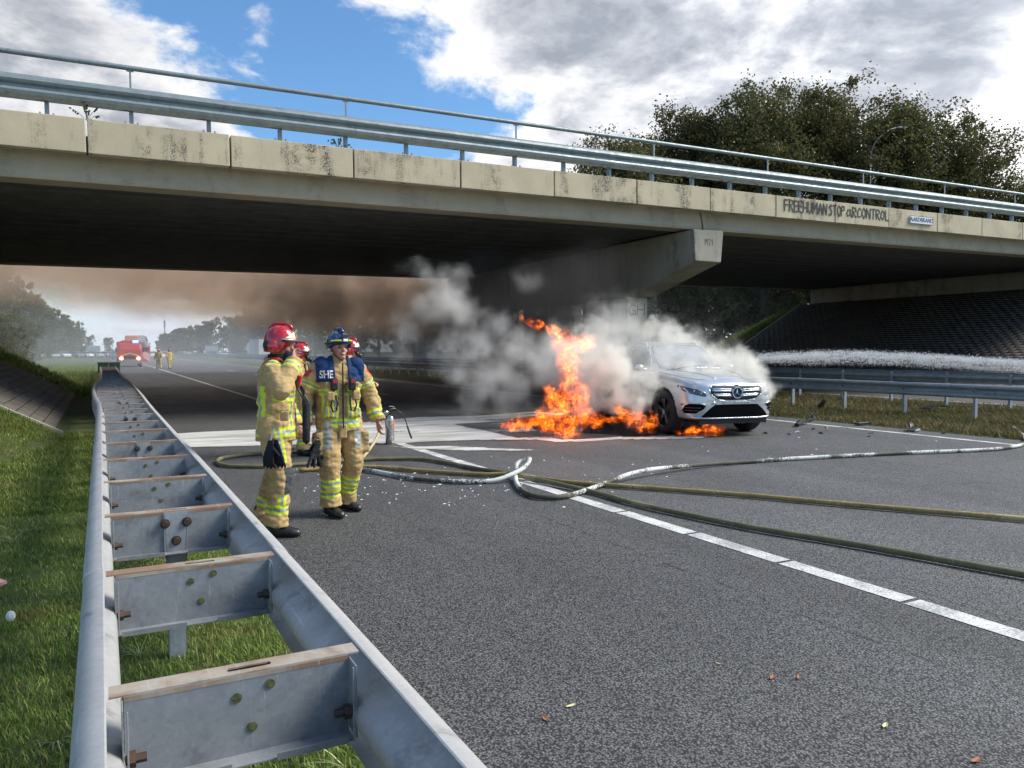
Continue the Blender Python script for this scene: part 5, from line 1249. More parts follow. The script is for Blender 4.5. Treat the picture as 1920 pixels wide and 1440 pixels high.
# ------------------------------------------------------------------ vegetation
LEAF_A = m_leaf('autumn_oak_leaves', (.062, .080, .028), (.092, .10, .034), (.15, .125, .042), .38)
LEAF_D = m_leaf('dark_green_leaves', (.055, .08, .026), (.09, .115, .036), (.13, .145, .048), .4)
BARK = mat('bark', (.07, .055, .04), .9, var=(.04, .032, .025), vscale=6, bump=.6, bscale=20)
def tree_mesh(seed, H, Rw, nclump, nleaf, lsize, m, base=.25, top=1.0):
    q = np.random.default_rng(seed); py = random.Random(seed)
    # lobes give an uneven outline; clumps sit in the lobes, leaves around clumps
    lobes = [(np.array([py.uniform(-.55, .55) * Rw, py.uniform(-.55, .55) * Rw, H * py.uniform(base + .12, .88)]), Rw * py.uniform(.34, .58)) for _ in range(14)] + [(np.array([0, 0, H * .6]), Rw * .6)]
    lobes += [(np.array([py.uniform(-.3, .3) * Rw, py.uniform(-.3, .3) * Rw, H * .86]), Rw * .35) for _ in range(3)]
    C = []
    for _ in range(nclump):
        c, r = lobes[py.randrange(len(lobes))]; d = q.normal(size=3); d /= np.linalg.norm(d); C.append(c + d * r * (q.random() ** .35) * np.array([1, 1, 1.05]))
    C = np.array(C); idx = q.integers(0, nclump, nleaf); cr = q.uniform(.03, .085, nclump) * Rw * 1.4
    Pn = q.normal(size=(nleaf, 3)); Pn *= (cr[idx] / 1.6)[:, None]; P = C[idx] + Pn
    n = q.normal(size=(nleaf, 3)); n /= np.linalg.norm(n, axis=1)[:, None]; t = np.cross(n, q.normal(size=(nleaf, 3))); t /= np.linalg.norm(t, axis=1)[:, None]; s = np.cross(n, t)
    L = lsize * q.uniform(.6, 1.35, nleaf)[:, None]
    V = np.stack([P - t * L * .5, P + s * L * .32, P + t * L * .5, P - s * L * .32 + n * L * .12], 1).reshape(-1, 3)
    F = np.arange(nleaf * 4).reshape(-1, 4)
    crown = npmesh('crown', V, F, m)
    b = MB(); b.tube(smooth_path([(0, 0, -.3), (py.uniform(-.1, .1), .05, H * .25), (py.uniform(-.3, .3), py.uniform(-.3, .3), H * .55), (0, 0, H * .85)], 3), [H * .022 * (1 - .08 * i) for i in range(10)], 8)
    for k in range(16):
        c, r = lobes[k % len(lobes)]; z0 = H * py.uniform(.2, .55); mid = Vector((c[0] * .45, c[1] * .45, (z0 + c[2]) / 2 + .3)); b.tube([(0, 0, z0), mid, tuple(c), tuple(c + np.array([py.uniform(-1, 1), py.uniform(-1, 1), 1]) * r * .6)], [H * .009, H * .007, H * .004, H * .001], 6)
    tr = b.mesh('trunk', BARK); return crown, tr
def plant(meshes, loc, rz, sc, label, group, name='tree', cat='tree'):
    t = thing(name, label, cat, loc, rz, group); t.scale = sc if isinstance(sc, tuple) else (sc,) * 3
    obj('crown', meshes[0], t); obj('trunk', meshes[1], t); return t
OAK = [tree_mesh(s, 18.3, 6.4, 760, 60000, .20, LEAF_A, .12) for s in (1, 2, 3)]
WOOD = [tree_mesh(s, 12, 5.0, 170, 7000, .5, LEAF_D, .05) for s in (11, 12, 13)]
BUSH = [tree_mesh(s, 7, 4.2, 160, 9000, .30, LEAF_D, -.02) for s in (21, 22)]
gW = 'tall trees behind the right half of the overpass'
def pixpos(u, D):
    yaw = R(28.05); a = (u - 960) / 1445; return D * (math.sin(yaw) + a * math.cos(yaw)), D * (math.cos(yaw) - a * math.sin(yaw))
for k, (x, y, s, lab) in enumerate(((37.0, 48.5, .98, 'leftmost tall oak with thin yellowing crown above the overpass railing'), (42.2, 47.2, 1.10, 'second tall oak from the left above the overpass railing'), (46.6, 45.0, 1.16, 'tall dark oak with the highest rounded crown behind the railing'),
        (51.2, 43.0, 1.18, 'tall oak behind the curved street lamp'), (55.6, 40.5, 1.12, 'tall oak right of the curved street lamp'), (60.0, 38.0, .97, 'lacy crowned oak near the right edge of the sky'), (66.0, 36.0, .78, 'lower oak cut by the right edge of the picture'), (48.6, 52, 1.12, 'oak standing in the second row behind the others'))):
    plant(OAK[k % 3], (x, y, 1.0 if x > 42 else 0), k * 1.3, s, lab, gW)
q_ = random.Random(4)
for k in range(10):
    plant(BUSH[k % 2], (34.5 + k * 2.3 + q_.uniform(-.5, .5), 50 + q_.uniform(-3, 4), hgt(34 + k * 2.3, 50)), q_.random() * 6, q_.uniform(.85, 1.25), 'dark green bush growing behind the far side of the overpass on the right', 'bushes behind the overpass on the right', 'bush', 'bush')
def nth(k, words): return words[k] if k < len(words) else None
ORD = ['first', 'second', 'third', 'fourth', 'fifth', 'sixth', 'seventh', 'eighth', 'ninth', 'tenth']
y = 62
for k in range(17):
    lab = ORD[k] + ' tree from the near end of the smoky row left of the highway' if k < 8 else 'tree at the far end of the smoky row left of the highway'
    plant(WOOD[k % 3], (-11.0 + q_.uniform(-1.2, 1.2) - (0 if k else 1), y, 0), q_.random() * 6, q_.uniform(.82, 1.05), lab, 'trees left of the highway', 'tree'); y += 9 + k * 2.1
for k, (x, yy, sc_) in enumerate(((-6.5, 44, .42), (-8.2, 48, .55), (-6.2, 53, .40), (-8.0, 58, .6), (-6.0, 64, .45), (-7.4, 71, .6), (-6.5, 80, .55))):
    plant(BUSH[k % 2], (x, yy, hgt(x, yy)), q_.random() * 6, sc_, ORD[k] + ' bush from the overpass on the grassy bank left of the highway', 'bushes on the left bank beyond the overpass', 'bush', 'bush')
y = 60
for k in range(26):
    lab = 'tree of the hazy row beyond the opposite carriageway, left of the white lorry' if y > 150 else 'large tree of the hazy row beyond the opposite carriageway, right of the white lorry'
    plant(WOOD[(k + 1) % 3], (43.0 + q_.uniform(-2, 2), y, 0), q_.random() * 6, q_.uniform(.95, 1.25), lab, 'hazy trees left of the lorry' if y > 150 else 'hazy trees right of the lorry', 'tree'); y += 9 + k * 1.3
for k in range(9):
    plant(WOOD[k % 3], (-34 + k * 13, 640 + (k % 2) * 40, 0), q_.random() * 6, 1.0, 'low distant tree at the end of the highway', 'distant trees at the end of the highway', 'tree')
def sprig(x, label):
    z = 6.0 + x * SL; q = random.Random(int(x * 9)); b = MB(); L = MB()
    s = thing('weed', label, 'weed', (x, 17.15, z - .01))
    for k in range(7):
        a = q.uniform(-1.2, 1.2); h = q.uniform(.22, .42); e = Vector((math.sin(a) * h, q.uniform(-.05, .05), math.cos(a) * h * .9)); b.tube([(0, 0, 0), e * .5 + Vector((0, 0, .03)), e], [.005, .004, .002], 4)
        for j in range(4): c = e * q.uniform(.5, 1.05); L.ell(c, (.028, .012, .018), Euler((0, q.random() * 3, 0)), 5, 3)
    b.build('stem', BARK, s); L.build('foliage', LEAF_D, s, kind='stuff')
sprig(-.15, 'thin leafy weed growing on the fascia top near the left edge'); sprig(4.75, 'small leafy weed on the fascia top beside the railing post')
def street_lamp():
    s = thing('street_lamp', 'slender curved arm street lamp standing in front of the tall trees', 'street lamp', (49.9, 38, 4.5))
    m = mat('lamp_steel', (.10, .12, .14), .4, .5)
    b = MB(); b.tube([(0, 0, 0), (0, 0, 7.5), (.05, 0, 11.0)], [.11, .09, .07], 8); b.build('pole', m, s, smooth=True)
    b = MB(); b.tube(smooth_path([(.05, 0, 10.9), (.15, 0, 11.7), (.8, 0, 12.6), (2.0, 0, 13.4), (3.0, 0, 13.75)], 4), .05, 6); b.build('arm', m, s, smooth=True)
    b = MB(); b.ell((3.5, 0, 13.8), (.65, .18, .10), Euler((0, -.12, 0))); b.build('lamp_head', mat('lamp_head_grey', (.22, .24, .26), .4), s, smooth=True)
street_lamp()
# ------------------------------------------------------------------ grass blades
def grass(name, regions, n, hmin, hmax, w, m, dens=None, seed=1):
    q = np.random.default_rng(seed); tot = sum((b[1] - b[0]) * (b[3] - b[2]) * b[4] for b in regions); P = []
    for x0, x1, y0, y1, wt in regions:
        k = int(n * (x1 - x0) * (y1 - y0) * wt / tot); P.append(np.stack([q.uniform(x0, x1, k), y0 + (y1 - y0) * q.random(k) ** 1.3], 1))
    P = np.concatenate(P); N_ = len(P)
    z = np.array([soft(x, y) for x, y in P]); ok = z > -.04; P = P[ok]; z = z[ok]; N_ = len(P)
    cl_ = np.array([mnoise.noise(Vector((x * 2.2, y * 2.2, 3))) for x, y in P])
    h = q.uniform(hmin, hmax, N_) * (1 + .6 * cl_); a = q.uniform(0, 2 * np.pi, N_) ; lean = q.uniform(.1, 1.0, N_) * h
    ww = w * q.uniform(.6, 1.4, N_); d = np.stack([np.cos(a), np.sin(a)], 1); s = np.stack([-np.sin(a), np.cos(a)], 1)
    def pt(t, off): 
        xy = P + d * (lean * t ** 1.8)[:, None] + s * (ww * off)[:, None]; return np.concatenate([xy, (z + h * t * (1 - .25 * t))[:, None]], 1)
    V = np.stack([pt(0, -.5), pt(0, .5), pt(.55, .4), pt(.55, -.4), pt(1, 0)], 1).reshape(-1, 3)
    o = (np.arange(N_) * 5)[:, None]; F = np.concatenate([o + np.array([[0, 1, 2]]), o + np.array([[0, 2, 3]]), o + np.array([[3, 2, 4]])], 0)
    return obj(name, npmesh(name, V, F, m), kind='stuff')
GR_A = m_leaf('grass_blades', (.095, .165, .022), (.15, .24, .036), (.30, .31, .10), .38, (.22, .18, .07))
GR_B = m_leaf('median_grass_blades', (.075, .10, .025), (.13, .13, .04), (.24, .17, .07), .3)
grass('verge_grass', [(-2.6, .98, 1.0, 5.0, 1.6), (-2.6, 1.0, 5.0, 10.0, .9), (-3.5, 1.02, 10, 17, .35)], 260000, .02, .06, .0042, GR_A)
grass('verge_grass', [(-7, .9, 30, 60, 1), (-6, .3, 60, 90, .6)], 30000, .10, .28, .03, GR_A, seed=2)
def tufts():
    q = np.random.default_rng(12); V = []; F = []
    for _ in range(90):
        x, y = q.uniform(-2.2, .9), 1.6 + 8 * q.random() ** 1.5; z = soft(x, y); a0 = q.uniform(0, 6.3)
        for k in range(int(q.integers(5, 14))):
            a = a0 + q.normal() * .7; L = q.uniform(.08, .20); w = .0035; d = np.array([math.cos(a), math.sin(a)]); s_ = np.array([-d[1], d[0]]) * w; o = len(V)
            for t in (0, .35, .7, 1):
                p = np.array([x, y]) + d * L * t; zz = z + L * (.75 * t - .62 * t * t * q.uniform(.7, 1.1)); ww = 1 - t * .85
                V += [(*(p - s_ * ww), zz), (*(p + s_ * ww), zz)]
            F += [(o + 2 * i, o + 2 * i + 1, o + 2 * i + 3, o + 2 * i + 2) for i in range(3)]
    obj('long_grass', npmesh('long_grass', V, F, m_leaf('long_grass_blades', (.14, .20, .07), (.22, .28, .12), (.40, .42, .25), .3)), kind='stuff')
tufts()
grass('median_grass', [(14.05, 22.2, 6, 14, 2.2), (14.05, 22.3, 14, 26, 1.1), (14, 22.3, 34, 60, .4)], 110000, .05, .16, .012, GR_B, seed=3)
grass('verge_grass', [(-4.5, .95, 8.5, 16.5, 1)], 60000, .04, .09, .009, GR_A, seed=6)
grass('slope_edge_grass', [(-5, -.4, 14.5, 16.6, 1)], 8000, .05, .12, .010, GR_A, seed=8)
grass('embankment_grass', [(30, 46, 35.2, 46, 1), (31, 40, 8, 16, .4)], 40000, .12, .35, .035, GR_A, seed=4)
# ------------------------------------------------------------------ far vehicles, people, signs
def far_stuff():
    RD = mat('fire_engine_red', (.55, .03, .02), .35, coat=.6); WH = mat('vehicle_white', (.72, .72, .72), .4); GW = mat('dark_window', (.03, .04, .05), .15); YS = mat('chevron_yellow', (.8, .7, .25), .5)
    LH = mat('lit_headlight', (1, .85, .5), .3, emit=(1, .72, .35), estr=14); BL = mat('blue_beacon', (.05, .15, .9), .3, emit=(.05, .2, 1), estr=9)
    f = thing('fire_engine', 'red fire engine with lit headlights and blue beacon parked on the hard shoulder', 'fire engine', (2.45, 83, 0)); f.scale = (.84, .84, .84)
    b = MB(); b.loft([[(-1.2, y, .55), (-1.2, y, z1), (-1.05, y, z2), (1.05, y, z2), (1.2, y, z1), (1.2, y, .55)] for y, z1, z2 in ((0, 1.9, 2.0), (.25, 2.55, 2.7), (2.2, 2.6, 2.8))]); b.build('cab', RD, f, bevel=.04)
    b = MB(); b.box((0, 5.2, 1.75), (2.45, 5.8, 2.4)); b.build('equipment_body', RD, f, bevel=.04)
    b = MB(); b.loft([[(-1.02, .0 + y, z), (1.02, y, z), (1.02, y - .03, z), (-1.02, y - .03, z)] for y, z in ((.05, 1.62), (.26, 2.42))]); b.build('windscreen', GW, f)
    b = MB(); b.box((0, -.1, .62), (2.45, .25, .42)); b.build('bumper', mat('bumper_grey', (.25, .25, .26), .5), f, bevel=.03)
    b = MB(); b.box((0, -.03, 1.12), (1.2, .06, .36)); b.build('grille', BLK, f)
    for s in (-1, 1):
        b = MB(); b.cyl((s * .88, -.06, 1.0), (s * .88, -.12, 1.0), .15, n=12); b.build('headlight', LH, f)
        b = MB(); b.box((s * .45, -.035, 1.44), (.95, .03, .10), Euler((0, s * .35, 0))); b.build('chevron_stripe', YS, f)
        b = MB(); b.box((s * 1.42, -.05, 1.95), (.16, .1, .5)); b.build('wing_mirror', BLK, f)
        for y in (1.2, 6.3): b = MB(); b.cyl((s * 1.0, y, .5), (s * 1.25, y, .5), .5, n=18); b.build('wheel', TYR, f)
    b = MB(); b.box((0, .7, 2.92), (1.9, .4, .2)); b.build('light_bar', RD, f); b = MB(); b.box((.62, .45, 2.94), (.55, .2, .22)); b.build('beacon', BL, f, bevel=.04)
    b = MB(); b.box((1.75, .9, 1.5), (.9, .06, 1.7), Euler((0, 0, .3))); d = b.build('open_door', RD, f)
    for k in range(4): b = MB(); b.box((1.75, .86, .95 + k * .22), (.95, .05, .09), Euler((0, .6, .3))); b.build('door_stripe', WH, d)
    b = MB(); b.box((1.72, .86, 2.0), (.6, .05, .45), Euler((0, 0, .3))); b.build('door_window', GW, d)
    def carproto(label, P, loc, rz, group, cat='car', name='parked_car'):
        c = thing(name, label, cat, loc, rz, group)
        sec = lambda x, w, z0, z1: [(x, -w, z0), (x, -w, z1 - .1), (x, -w + .1, z1), (x, w - .1, z1), (x, w, z1 - .1), (x, w, z0)]
        b = MB(); b.loft([sec(-2.2, .8, .3, .85), sec(-2.05, .88, .25, .98), sec(1.2, .88, .25, .95), sec(1.9, .86, .25, .85), sec(2.2, .75, .3, .68)]); b.build('body', P, c, bevel=.05)
        b = MB(); b.loft([[(x, -w, .93), (x, -w2, z), (x, w2, z), (x, w, .93)] for x, w, w2, z in ((-2.0, .78, .70, 1.0), (-1.5, .80, .64, 1.42), (.1, .80, .64, 1.46), (1.1, .80, .74, 1.0))]); b.build('cabin_glass', GW, c)
        b = MB(); b.box((-.7, 0, 1.46), (1.7, 1.25, .05)); b.build('roof', P, c, bevel=.02)
        for x in (-1.35, 1.35):
            for s in (-1, 1): b = MB(); b.cyl((x, s * .72, .32), (x, s * .9, .32), .32, n=14); b.build('wheel', TYR, c)
        return c
    GY = mat('vehicle_grey', (.22, .23, .25), .35, .4); SV = mat('vehicle_silver', (.5, .52, .54), .3, .5)
    A = carproto('white car on the opposite carriageway, nearest the white lorry', WH, (27.2, 205, 0), R(-90), 'cars on the opposite carriageway')
    Bc = carproto('dark grey car on the opposite carriageway between two white cars', GY, (28.0, 245, 0), R(-90), 'cars on the opposite carriageway')
    dup(A, (27.6, 300, 0), R(-90), 'white car farthest away on the opposite carriageway, left of the dark grey one')
    Cc = carproto('silver car waiting in the queue behind the fire engine', SV, (6.6, 150, 0), R(-90), 'cars queuing far down the highway')
    q = random.Random(6)
    sheet('exit_road', -13, .9, 186, 250, .0, M_asph, kind='structure')
    for k in range(7): 
        src = (A, Cc, A, Bc)[k % 4]; o = dup(src, (-11.5 + k * 2.1 + q.uniform(-.3, .3), 196 + k * 3 + q.uniform(-2, 2), .0), R(-70 + q.uniform(-15, 15)), ORD[k] + ' car from the left in the distant line left of the fire engine'); o['group'] = 'distant cars left of the fire engine'; o['name'] = ''
        del o['name']
    for k in range(16):
        src = (Cc, A, Bc)[k % 3]; o = dup(src, ((6.5, 10.6, 2.6)[k % 3] + q.uniform(-.3, .3), 165 + (k // 3) * 28 + q.uniform(-5, 5), 0), R(-90), 'car of the far traffic jam beyond the fire engine'); o['group'] = 'cars queuing far down the highway'
    L = thing('lorry', 'white box lorry on the opposite carriageway behind the firefighters', 'lorry', (27.4, 150, 0))
    b = MB(); b.box((0, 5.5, 2.35), (2.5, 10.5, 2.9)); b.build('box_body', mat('lorry_side', (.42, .45, .48), .5), L, bevel=.03); b = MB(); b.box((0, .22, 2.35), (2.46, .05, 2.84)); b.build('rear_door', WH, L)
    b = MB(); b.box((0, .2, .75), (2.3, .2, .25)); b.build('under_run_bar', BLK, L); b = MB(); b.box((0, 12.2, 1.8), (2.4, 2.2, 2.6)); b.build('cab', WH, L, bevel=.1)
    for y in (2.0, 3.3, 11.5):
        for s in (-1, 1): b = MB(); b.cyl((s * .95, y, .5), (s * 1.22, y, .5), .5, n=16); b.build('wheel', TYR, L)
    o = thing('lorry', 'lorry with an orange roof in the jam just behind the fire engine', 'lorry', (4.4, 120, 0)); b = MB(); b.box((0, 5, 2.3), (2.4, 9, 2.9)); b.build('box_body', SV, o, bevel=.03); b = MB(); b.box((0, 0, 1.7), (2.3, 2.0, 2.4)); b.build('cab', GY, o, bevel=.1); b = MB(); b.box((-.6, 0, 3.3), (1.6, 1.2, .8)); b.build('roof_deflector', mat('orange_paint', (.7, .22, .06), .5), o, bevel=.1)
    b = MB(); b.box((0, -1.02, 2.2), (2.0, .05, .9)); b.build('windscreen', GW, o)
    for s in (-1, 1): b = MB(); b.cyl((s * .95, .2, .5), (s * 1.2, .2, .5), .5, n=14); b.build('wheel', TYR, o)
    W = dict(ankL=(-.25, .12, .09), kneeL=(-.05, .12, .5), ankR=(.22, -.12, .09), kneeR=(.15, -.11, .5))
    person('firefighter walking on the lane right of the fire engine', (5.2, 72.5, 0), R(-70), dict(W, elR=(.05, -.3, 1.1), wrR=(.25, -.3, 1.0)), None, 0, 'red', ('backstripe',))
    person('firefighter standing at the open door of the fire engine', (4.35, 72.2, 0), R(-110), dict(elL=(.1, .3, 1.12), wrL=(.35, .3, 1.1)), None, 0, 'red', ('backstripe', 'armstripe'))
    person('distant firefighter on the road behind the one walking', (6.6, 108, 0), R(-90), W, None, 0, 'red', ('backstripe',))
    g = thing('storage_box', 'dark green box set between the guardrail beams far down the verge', 'box', (.34, 44.5, .42)); gm = mat('dark_green_plastic', (.015, .10, .055), .5)
    for s in (-1, 1): b = MB(); b.box((s * .26, 0, .26), (.48, .3, .5)); b.build('box_half', gm, g, bevel=.03)
    b = MB(); b.box((0, 0, .53), (1.05, .34, .05)); b.build('lid', gm, g)
    for (x, y, lab) in ((-1.2, 160, 'small direction sign on posts left of the queue'), (13.8 + 4, 150, 'small direction sign on posts in the median')):
        s_ = thing('road_sign', lab, 'sign', (x, y, 0)); b = MB(); b.box((0, 0, 2.0), (2.2, .06, 1.0)); b.build('sign_panel', mat('sign_grey_blue', (.30, .36, .42), .4), s_)
        for k in (-1, 1): b = MB(); b.cyl((k * .8, .06, 0), (k * .8, .06, 2.4), .05); b.build('post', GY, s_)
    m = thing('radio_mast', 'thin radio mast rising above the far trees', 'mast', (44, 656, 0)); b = MB()
    b.cyl((0, 0, 0), (0, 0, 25), .6, .35, 6); b.build('mast_shaft', GY, m); 
    for z in (20.5, 22.5, 24): b = MB(); b.cyl((0, 0, z), (0, 0, z + .7), 1.0, n=8); b.build('antenna_ring', GY, m)
    b = MB(); b.cyl((0, 0, 25), (0, 0, 30), .12, .05, 5); b.build('antenna', GY, m)
TYR = mat('tyre_rubber')
far_stuff()
# ------------------------------------------------------------------ smoke, flames, spray
CAMM = Matrix.LocRotScale(cam.location, cam.rotation_euler.to_quaternion(), None)
def wp(u, v, D):
    """world position of a puff, D metres ahead"""
    return CAMM @ Vector(((u - 960) / 1445 * D, -(v - 720) / 1445 * D, -D))
def volume(name, lo, hi, voxel, field, mt, **tg):
    t = bpy.data.node_groups.new(name, 'GeometryNodeTree'); t.interface.new_socket('Geometry', in_out='OUTPUT', socket_type='NodeSocketGeometry')
    N = NT(t); out = N('NodeGroupOutput'); vc = N('GeometryNodeVolumeCube')
    vc.inputs['Min'].default_value = lo; vc.inputs['Max'].default_value = hi
    for a, i in zip('XYZ', range(3)): vc.inputs['Resolution ' + a].default_value = max(2, int((hi[i] - lo[i]) / voxel))
    P = N('GeometryNodeInputPosition').outputs[0]
    t.links.new(field(N, P), vc.inputs['Density'])
    sm = N('GeometryNodeSetMaterial'); sm.inputs['Material'].default_value = mt
    t.links.new(vc.outputs[0], sm.inputs[0]); t.links.new(sm.outputs[0], out.inputs[0])
    me = bpy.data.meshes.new(name); o = obj(name, me); md = o.modifiers.new('v', 'NODES'); md.node_group = t
    me.materials.append(mt)
    for k, v in tg.items(): o['category' if k == 'cat' else k] = v
    return o
def m_vol(name, color, dens, aniso=0.0, emis=None):
    m = bpy.data.materials.new(name); m.use_nodes = True; t = m.node_tree; t.nodes.clear(); N = NT(t)
    o = N('ShaderNodeOutputMaterial'); a = N('ShaderNodeAttribute'); a.attribute_name = 'density'
    if emis:
        f = a.outputs['Fac']; e = N('ShaderNodeVolumePrincipled')
        for i in ():
            pass
        e.inputs['Color'].default_value = (.6, .3, .1, 1)
        N.put(e, 'Density', N.math('MULTIPLY', f, dens))
        N.put(e, 'Emission Color', N.ramp(f, [(0, (1, .07, .004)), (.2, (1, .13, .006)), (.5, (1, .25, .012)), (1, (1, .46, .035))]))
        N.put(e, 'Emission Strength', N.math('MULTIPLY', N.math('POWER', f, 1.35), emis))
    else:
        e = N('ShaderNodeVolumePrincipled')
        e.inputs['Color'].default_value = (*color, 1); e.inputs['Anisotropy'].default_value = aniso; e.inputs['Density'].default_value = dens
        e.inputs['Density Attribute'].default_value = 'density'
        if 'brown' in name: e.inputs['Absorption Color'].default_value = (.66, .47, .33, 1)
    t.links.new(e.outputs[0], o.inputs['Volume']); m.cycles.volume_interpolation = 'LINEAR' if hasattr(m.cycles, 'volume_interpolation') else None
    return m
def blobs(N, P, L, amp, soft_, sc, detail=6, warp=.25, wsc=1.2, zs=1.0, rough=.6):
    """puffs with noisy, billowing borders: list of (centre, radius, weight)"""
    W = N.vmath('SUBTRACT', N.noise(P, wsc, 3, .5, out='Color'), (.5, .5, .5)); Q = N.vmath('ADD', P, N.vmath('SCALE', W, warp * 2))
    F = None
    for c, r, w in L:
        rr = r if isinstance(r, tuple) else (r, r, r)
        d = N.vmath('LENGTH', N.vmath('DIVIDE', N.vmath('SUBTRACT', Q, tuple(c)), rr))
        d = N.math('MULTIPLY', N.math('SUBTRACT', 1.0, d), w)
        F = d if F is None else N.math('SMOOTH_MAX', F, d, .25)
    n = N.noise(P, sc, detail, rough, .2)
    F = N.math('ADD', F, N.math('MULTIPLY', N.math('SUBTRACT', n, .5), amp))
    return N.maprange(F, 0.0, soft_, 0, 1), F
def smoke_all():
    L = [(wp(u, v, D), r, w) for u, v, D, r, w in ((1434, 730, 14.2, .20, 1), (1424, 705, 14.3, .24, 1), (1404, 680, 14.6, .28, 1.1), (1370, 675, 15.2, .30, 1), (1335, 682, 15.8, .34, .9), (1300, 668, 16.6, .42, .9), (1262, 642, 17.6, .44, .9), (1228, 622, 18.0, .34, .8), (1165, 668, 18.0, .40, .7), (1110, 660, 17.6, .50, .7), (1120, 630, 18.5, .4, .6),
        (1215, 712, 14.2, .24, .8), (1170, 705, 14.3, .32, 1), (1120, 700, 14.5, .42, 1), (1160, 745, 14.2, .30, 1), (1105, 745, 14.4, .38, 1), (1090, 670, 15.4, .50, .9), (1290, 700, 14.9, .22, .8), (1350, 706, 14.5, .18, .8), (1200, 760, 14.1, .24, .9), (1150, 680, 14.6, .34, .9), (1400, 712, 14.3, .14, .9), (1385, 700, 14.3, .18, .9), (1330, 698, 14.8, .20, .8), (1240, 690, 14.9, .20, .7))]
    lo = [min(c[i] - r for c, r, _ in L) - .5 for i in range(3)]; hi = [max(c[i] + r for c, r, _ in L) + .5 for i in range(3)]; lo[2] = max(lo[2], .3)
    volume('smoke', lo, hi, .038, lambda N, P: blobs(N, P, L, 2.8, .9, 3.6, 8, .40, 2.2, rough=.70)[0], m_vol('pale_smoke', (.99, .965, .90), 7.5, .1), kind='stuff')
    LV = [(wp(u, v, D), r, w) for u, v, D, r, w in ((1300, 668, 15.0, .65, .5), (1240, 665, 15.2, .7, .5), (1180, 650, 15.5, .7, .5), (1350, 690, 14.6, .45, .5), (1130, 690, 15, .7, .6), (1190, 720, 14.0, .5, .5), (1060, 680, 15.5, .7, .6), (1150, 620, 17, .8, .5))]
    lo = [min(c[i] - r for c, r, _ in LV) - .3 for i in range(3)]; hi = [max(c[i] + r for c, r, _ in LV) + .3 for i in range(3)]; lo[2] = max(lo[2], .3)
    volume('smoke', lo, hi, .06, lambda N, P: blobs(N, P, LV, 1.9, .6, 2.6, 7, .5, 1.5, rough=.68)[0], m_vol('thin_smoke', (.99, .965, .91), 1.25, .1), kind='stuff')
    L2 = [(wp(u, v, D), r, w) for u, v, D, r, w in ((1010, 700, 15.8, .55, 1), (970, 655, 16.2, .55, 1), (925, 690, 16.4, .6, 1), (900, 740, 16.0, .45, 1), (960, 750, 15.8, .50, 1), (885, 640, 17.0, .55, 1), (930, 600, 17.3, .45, 1), (860, 590, 17.8, .55, 1), (830, 545, 18.6, .60, 1), (800, 520, 19.0, .48, 1), (845, 515, 19.0, .42, 1), (800, 580, 18.6, .55, .9), (760, 620, 18.5, .55, .8), (980, 525, 19.5, .45, .8), (1050, 640, 16.5, .45, 1), (830, 660, 17.5, .45, 1), (860, 700, 17, .4, 1))]
    lo = [min(c[i] - r for c, r, _ in L2) - .8 for i in range(3)]; hi = [max(c[i] + r for c, r, _ in L2) + .8 for i in range(3)]; lo[2] = max(lo[2], .05); hi[2] = min(hi[2], 4.85)
    volume('smoke', lo, hi, .07, lambda N, P: blobs(N, P, L2, 2.8, 1.5, 2.6, 8, .7, .9, rough=.68)[0], m_vol('grey_smoke', (.97, .955, .93), 2.3, .1), kind='stuff')
    # brown sooty smoke gathering under the deck and drifting out beyond it
    def fade(N, P, lo, hi, m=1.5):
        s = N('ShaderNodeSeparateXYZ', ins={0: P}); r = None
        for k in (0, 1):
            e = N.math('MULTIPLY', N.maprange(s.outputs[k], lo[k], lo[k] + m, 0, 1, True), N.maprange(s.outputs[k], hi[k], hi[k] - m, 0, 1, True)); r = e if r is None else N.math('MULTIPLY', r, e)
        return r
    L3 = [(wp(u, v, D), r, w) for u, v, D, r, w in ((1000, 600, 18.3, (1.5, 1.8, 1.5), 1), (960, 640, 18.5, (1.6, 2.0, 1.4), 1), (1060, 560, 18.6, (1.3, 1.6, 1.2), 1), (1010, 740, 17.3, (.9, 1.1, .8), 1), (880, 600, 21, (2.2, 2.5, 1.8), .9), (1080, 530, 20, (1.1, 2, .9), .8), (940, 720, 18, (1.2, 1.4, .9), .8), (1150, 740, 15.2, (.5, .6, .4), 1), (1080, 600, 18.6, (1.0, 1.4, 1.0), 1), (700, 600, 26, (3.4, 3, 2.0), .34), (610, 560, 28, (3, 4, 1.4), .25), (790, 680, 23, (2.4, 2.5, 1.4), .36))]
    lo, hi = (-1, 13, .05), (16.0, 34, 4.84)
    volume('smoke', lo, hi, .19, lambda N, P: N.math('MULTIPLY', blobs(N, P, L3, 1.6, 1.1, .9, 6, .8, .5)[0], fade(N, P, lo, hi)), m_vol('sooty_smoke', (.09, .085, .085), .95, 0), kind='stuff')
    def f3(N, P):
        s = N('ShaderNodeSeparateXYZ', ins={0: P}); x, y, z = s.outputs
        W = N.vmath('SUBTRACT', N.noise(P, .22, 3, .5, out='Color'), (.5, .5, .5)); Q = N.vmath('MULTIPLY', N.vmath('ADD', P, N.vmath('SCALE', W, 2.5)), (1, 1, 1.9))
        n = N.noise(Q, .34, 6, .6, .2)
        floor = N.math('ADD', N.math('MULTIPLY', N.math('SUBTRACT', n, .5), 5.2), N.maprange(x, -4, 14, 4.1, 2.2))   # the layer hangs lower near the fire
        a = N.math('SUBTRACT', z, floor)
        n5 = N.maprange(N.noise(Q, .55, 7, .66, .4), .36, .64, .25, 1.7, True)
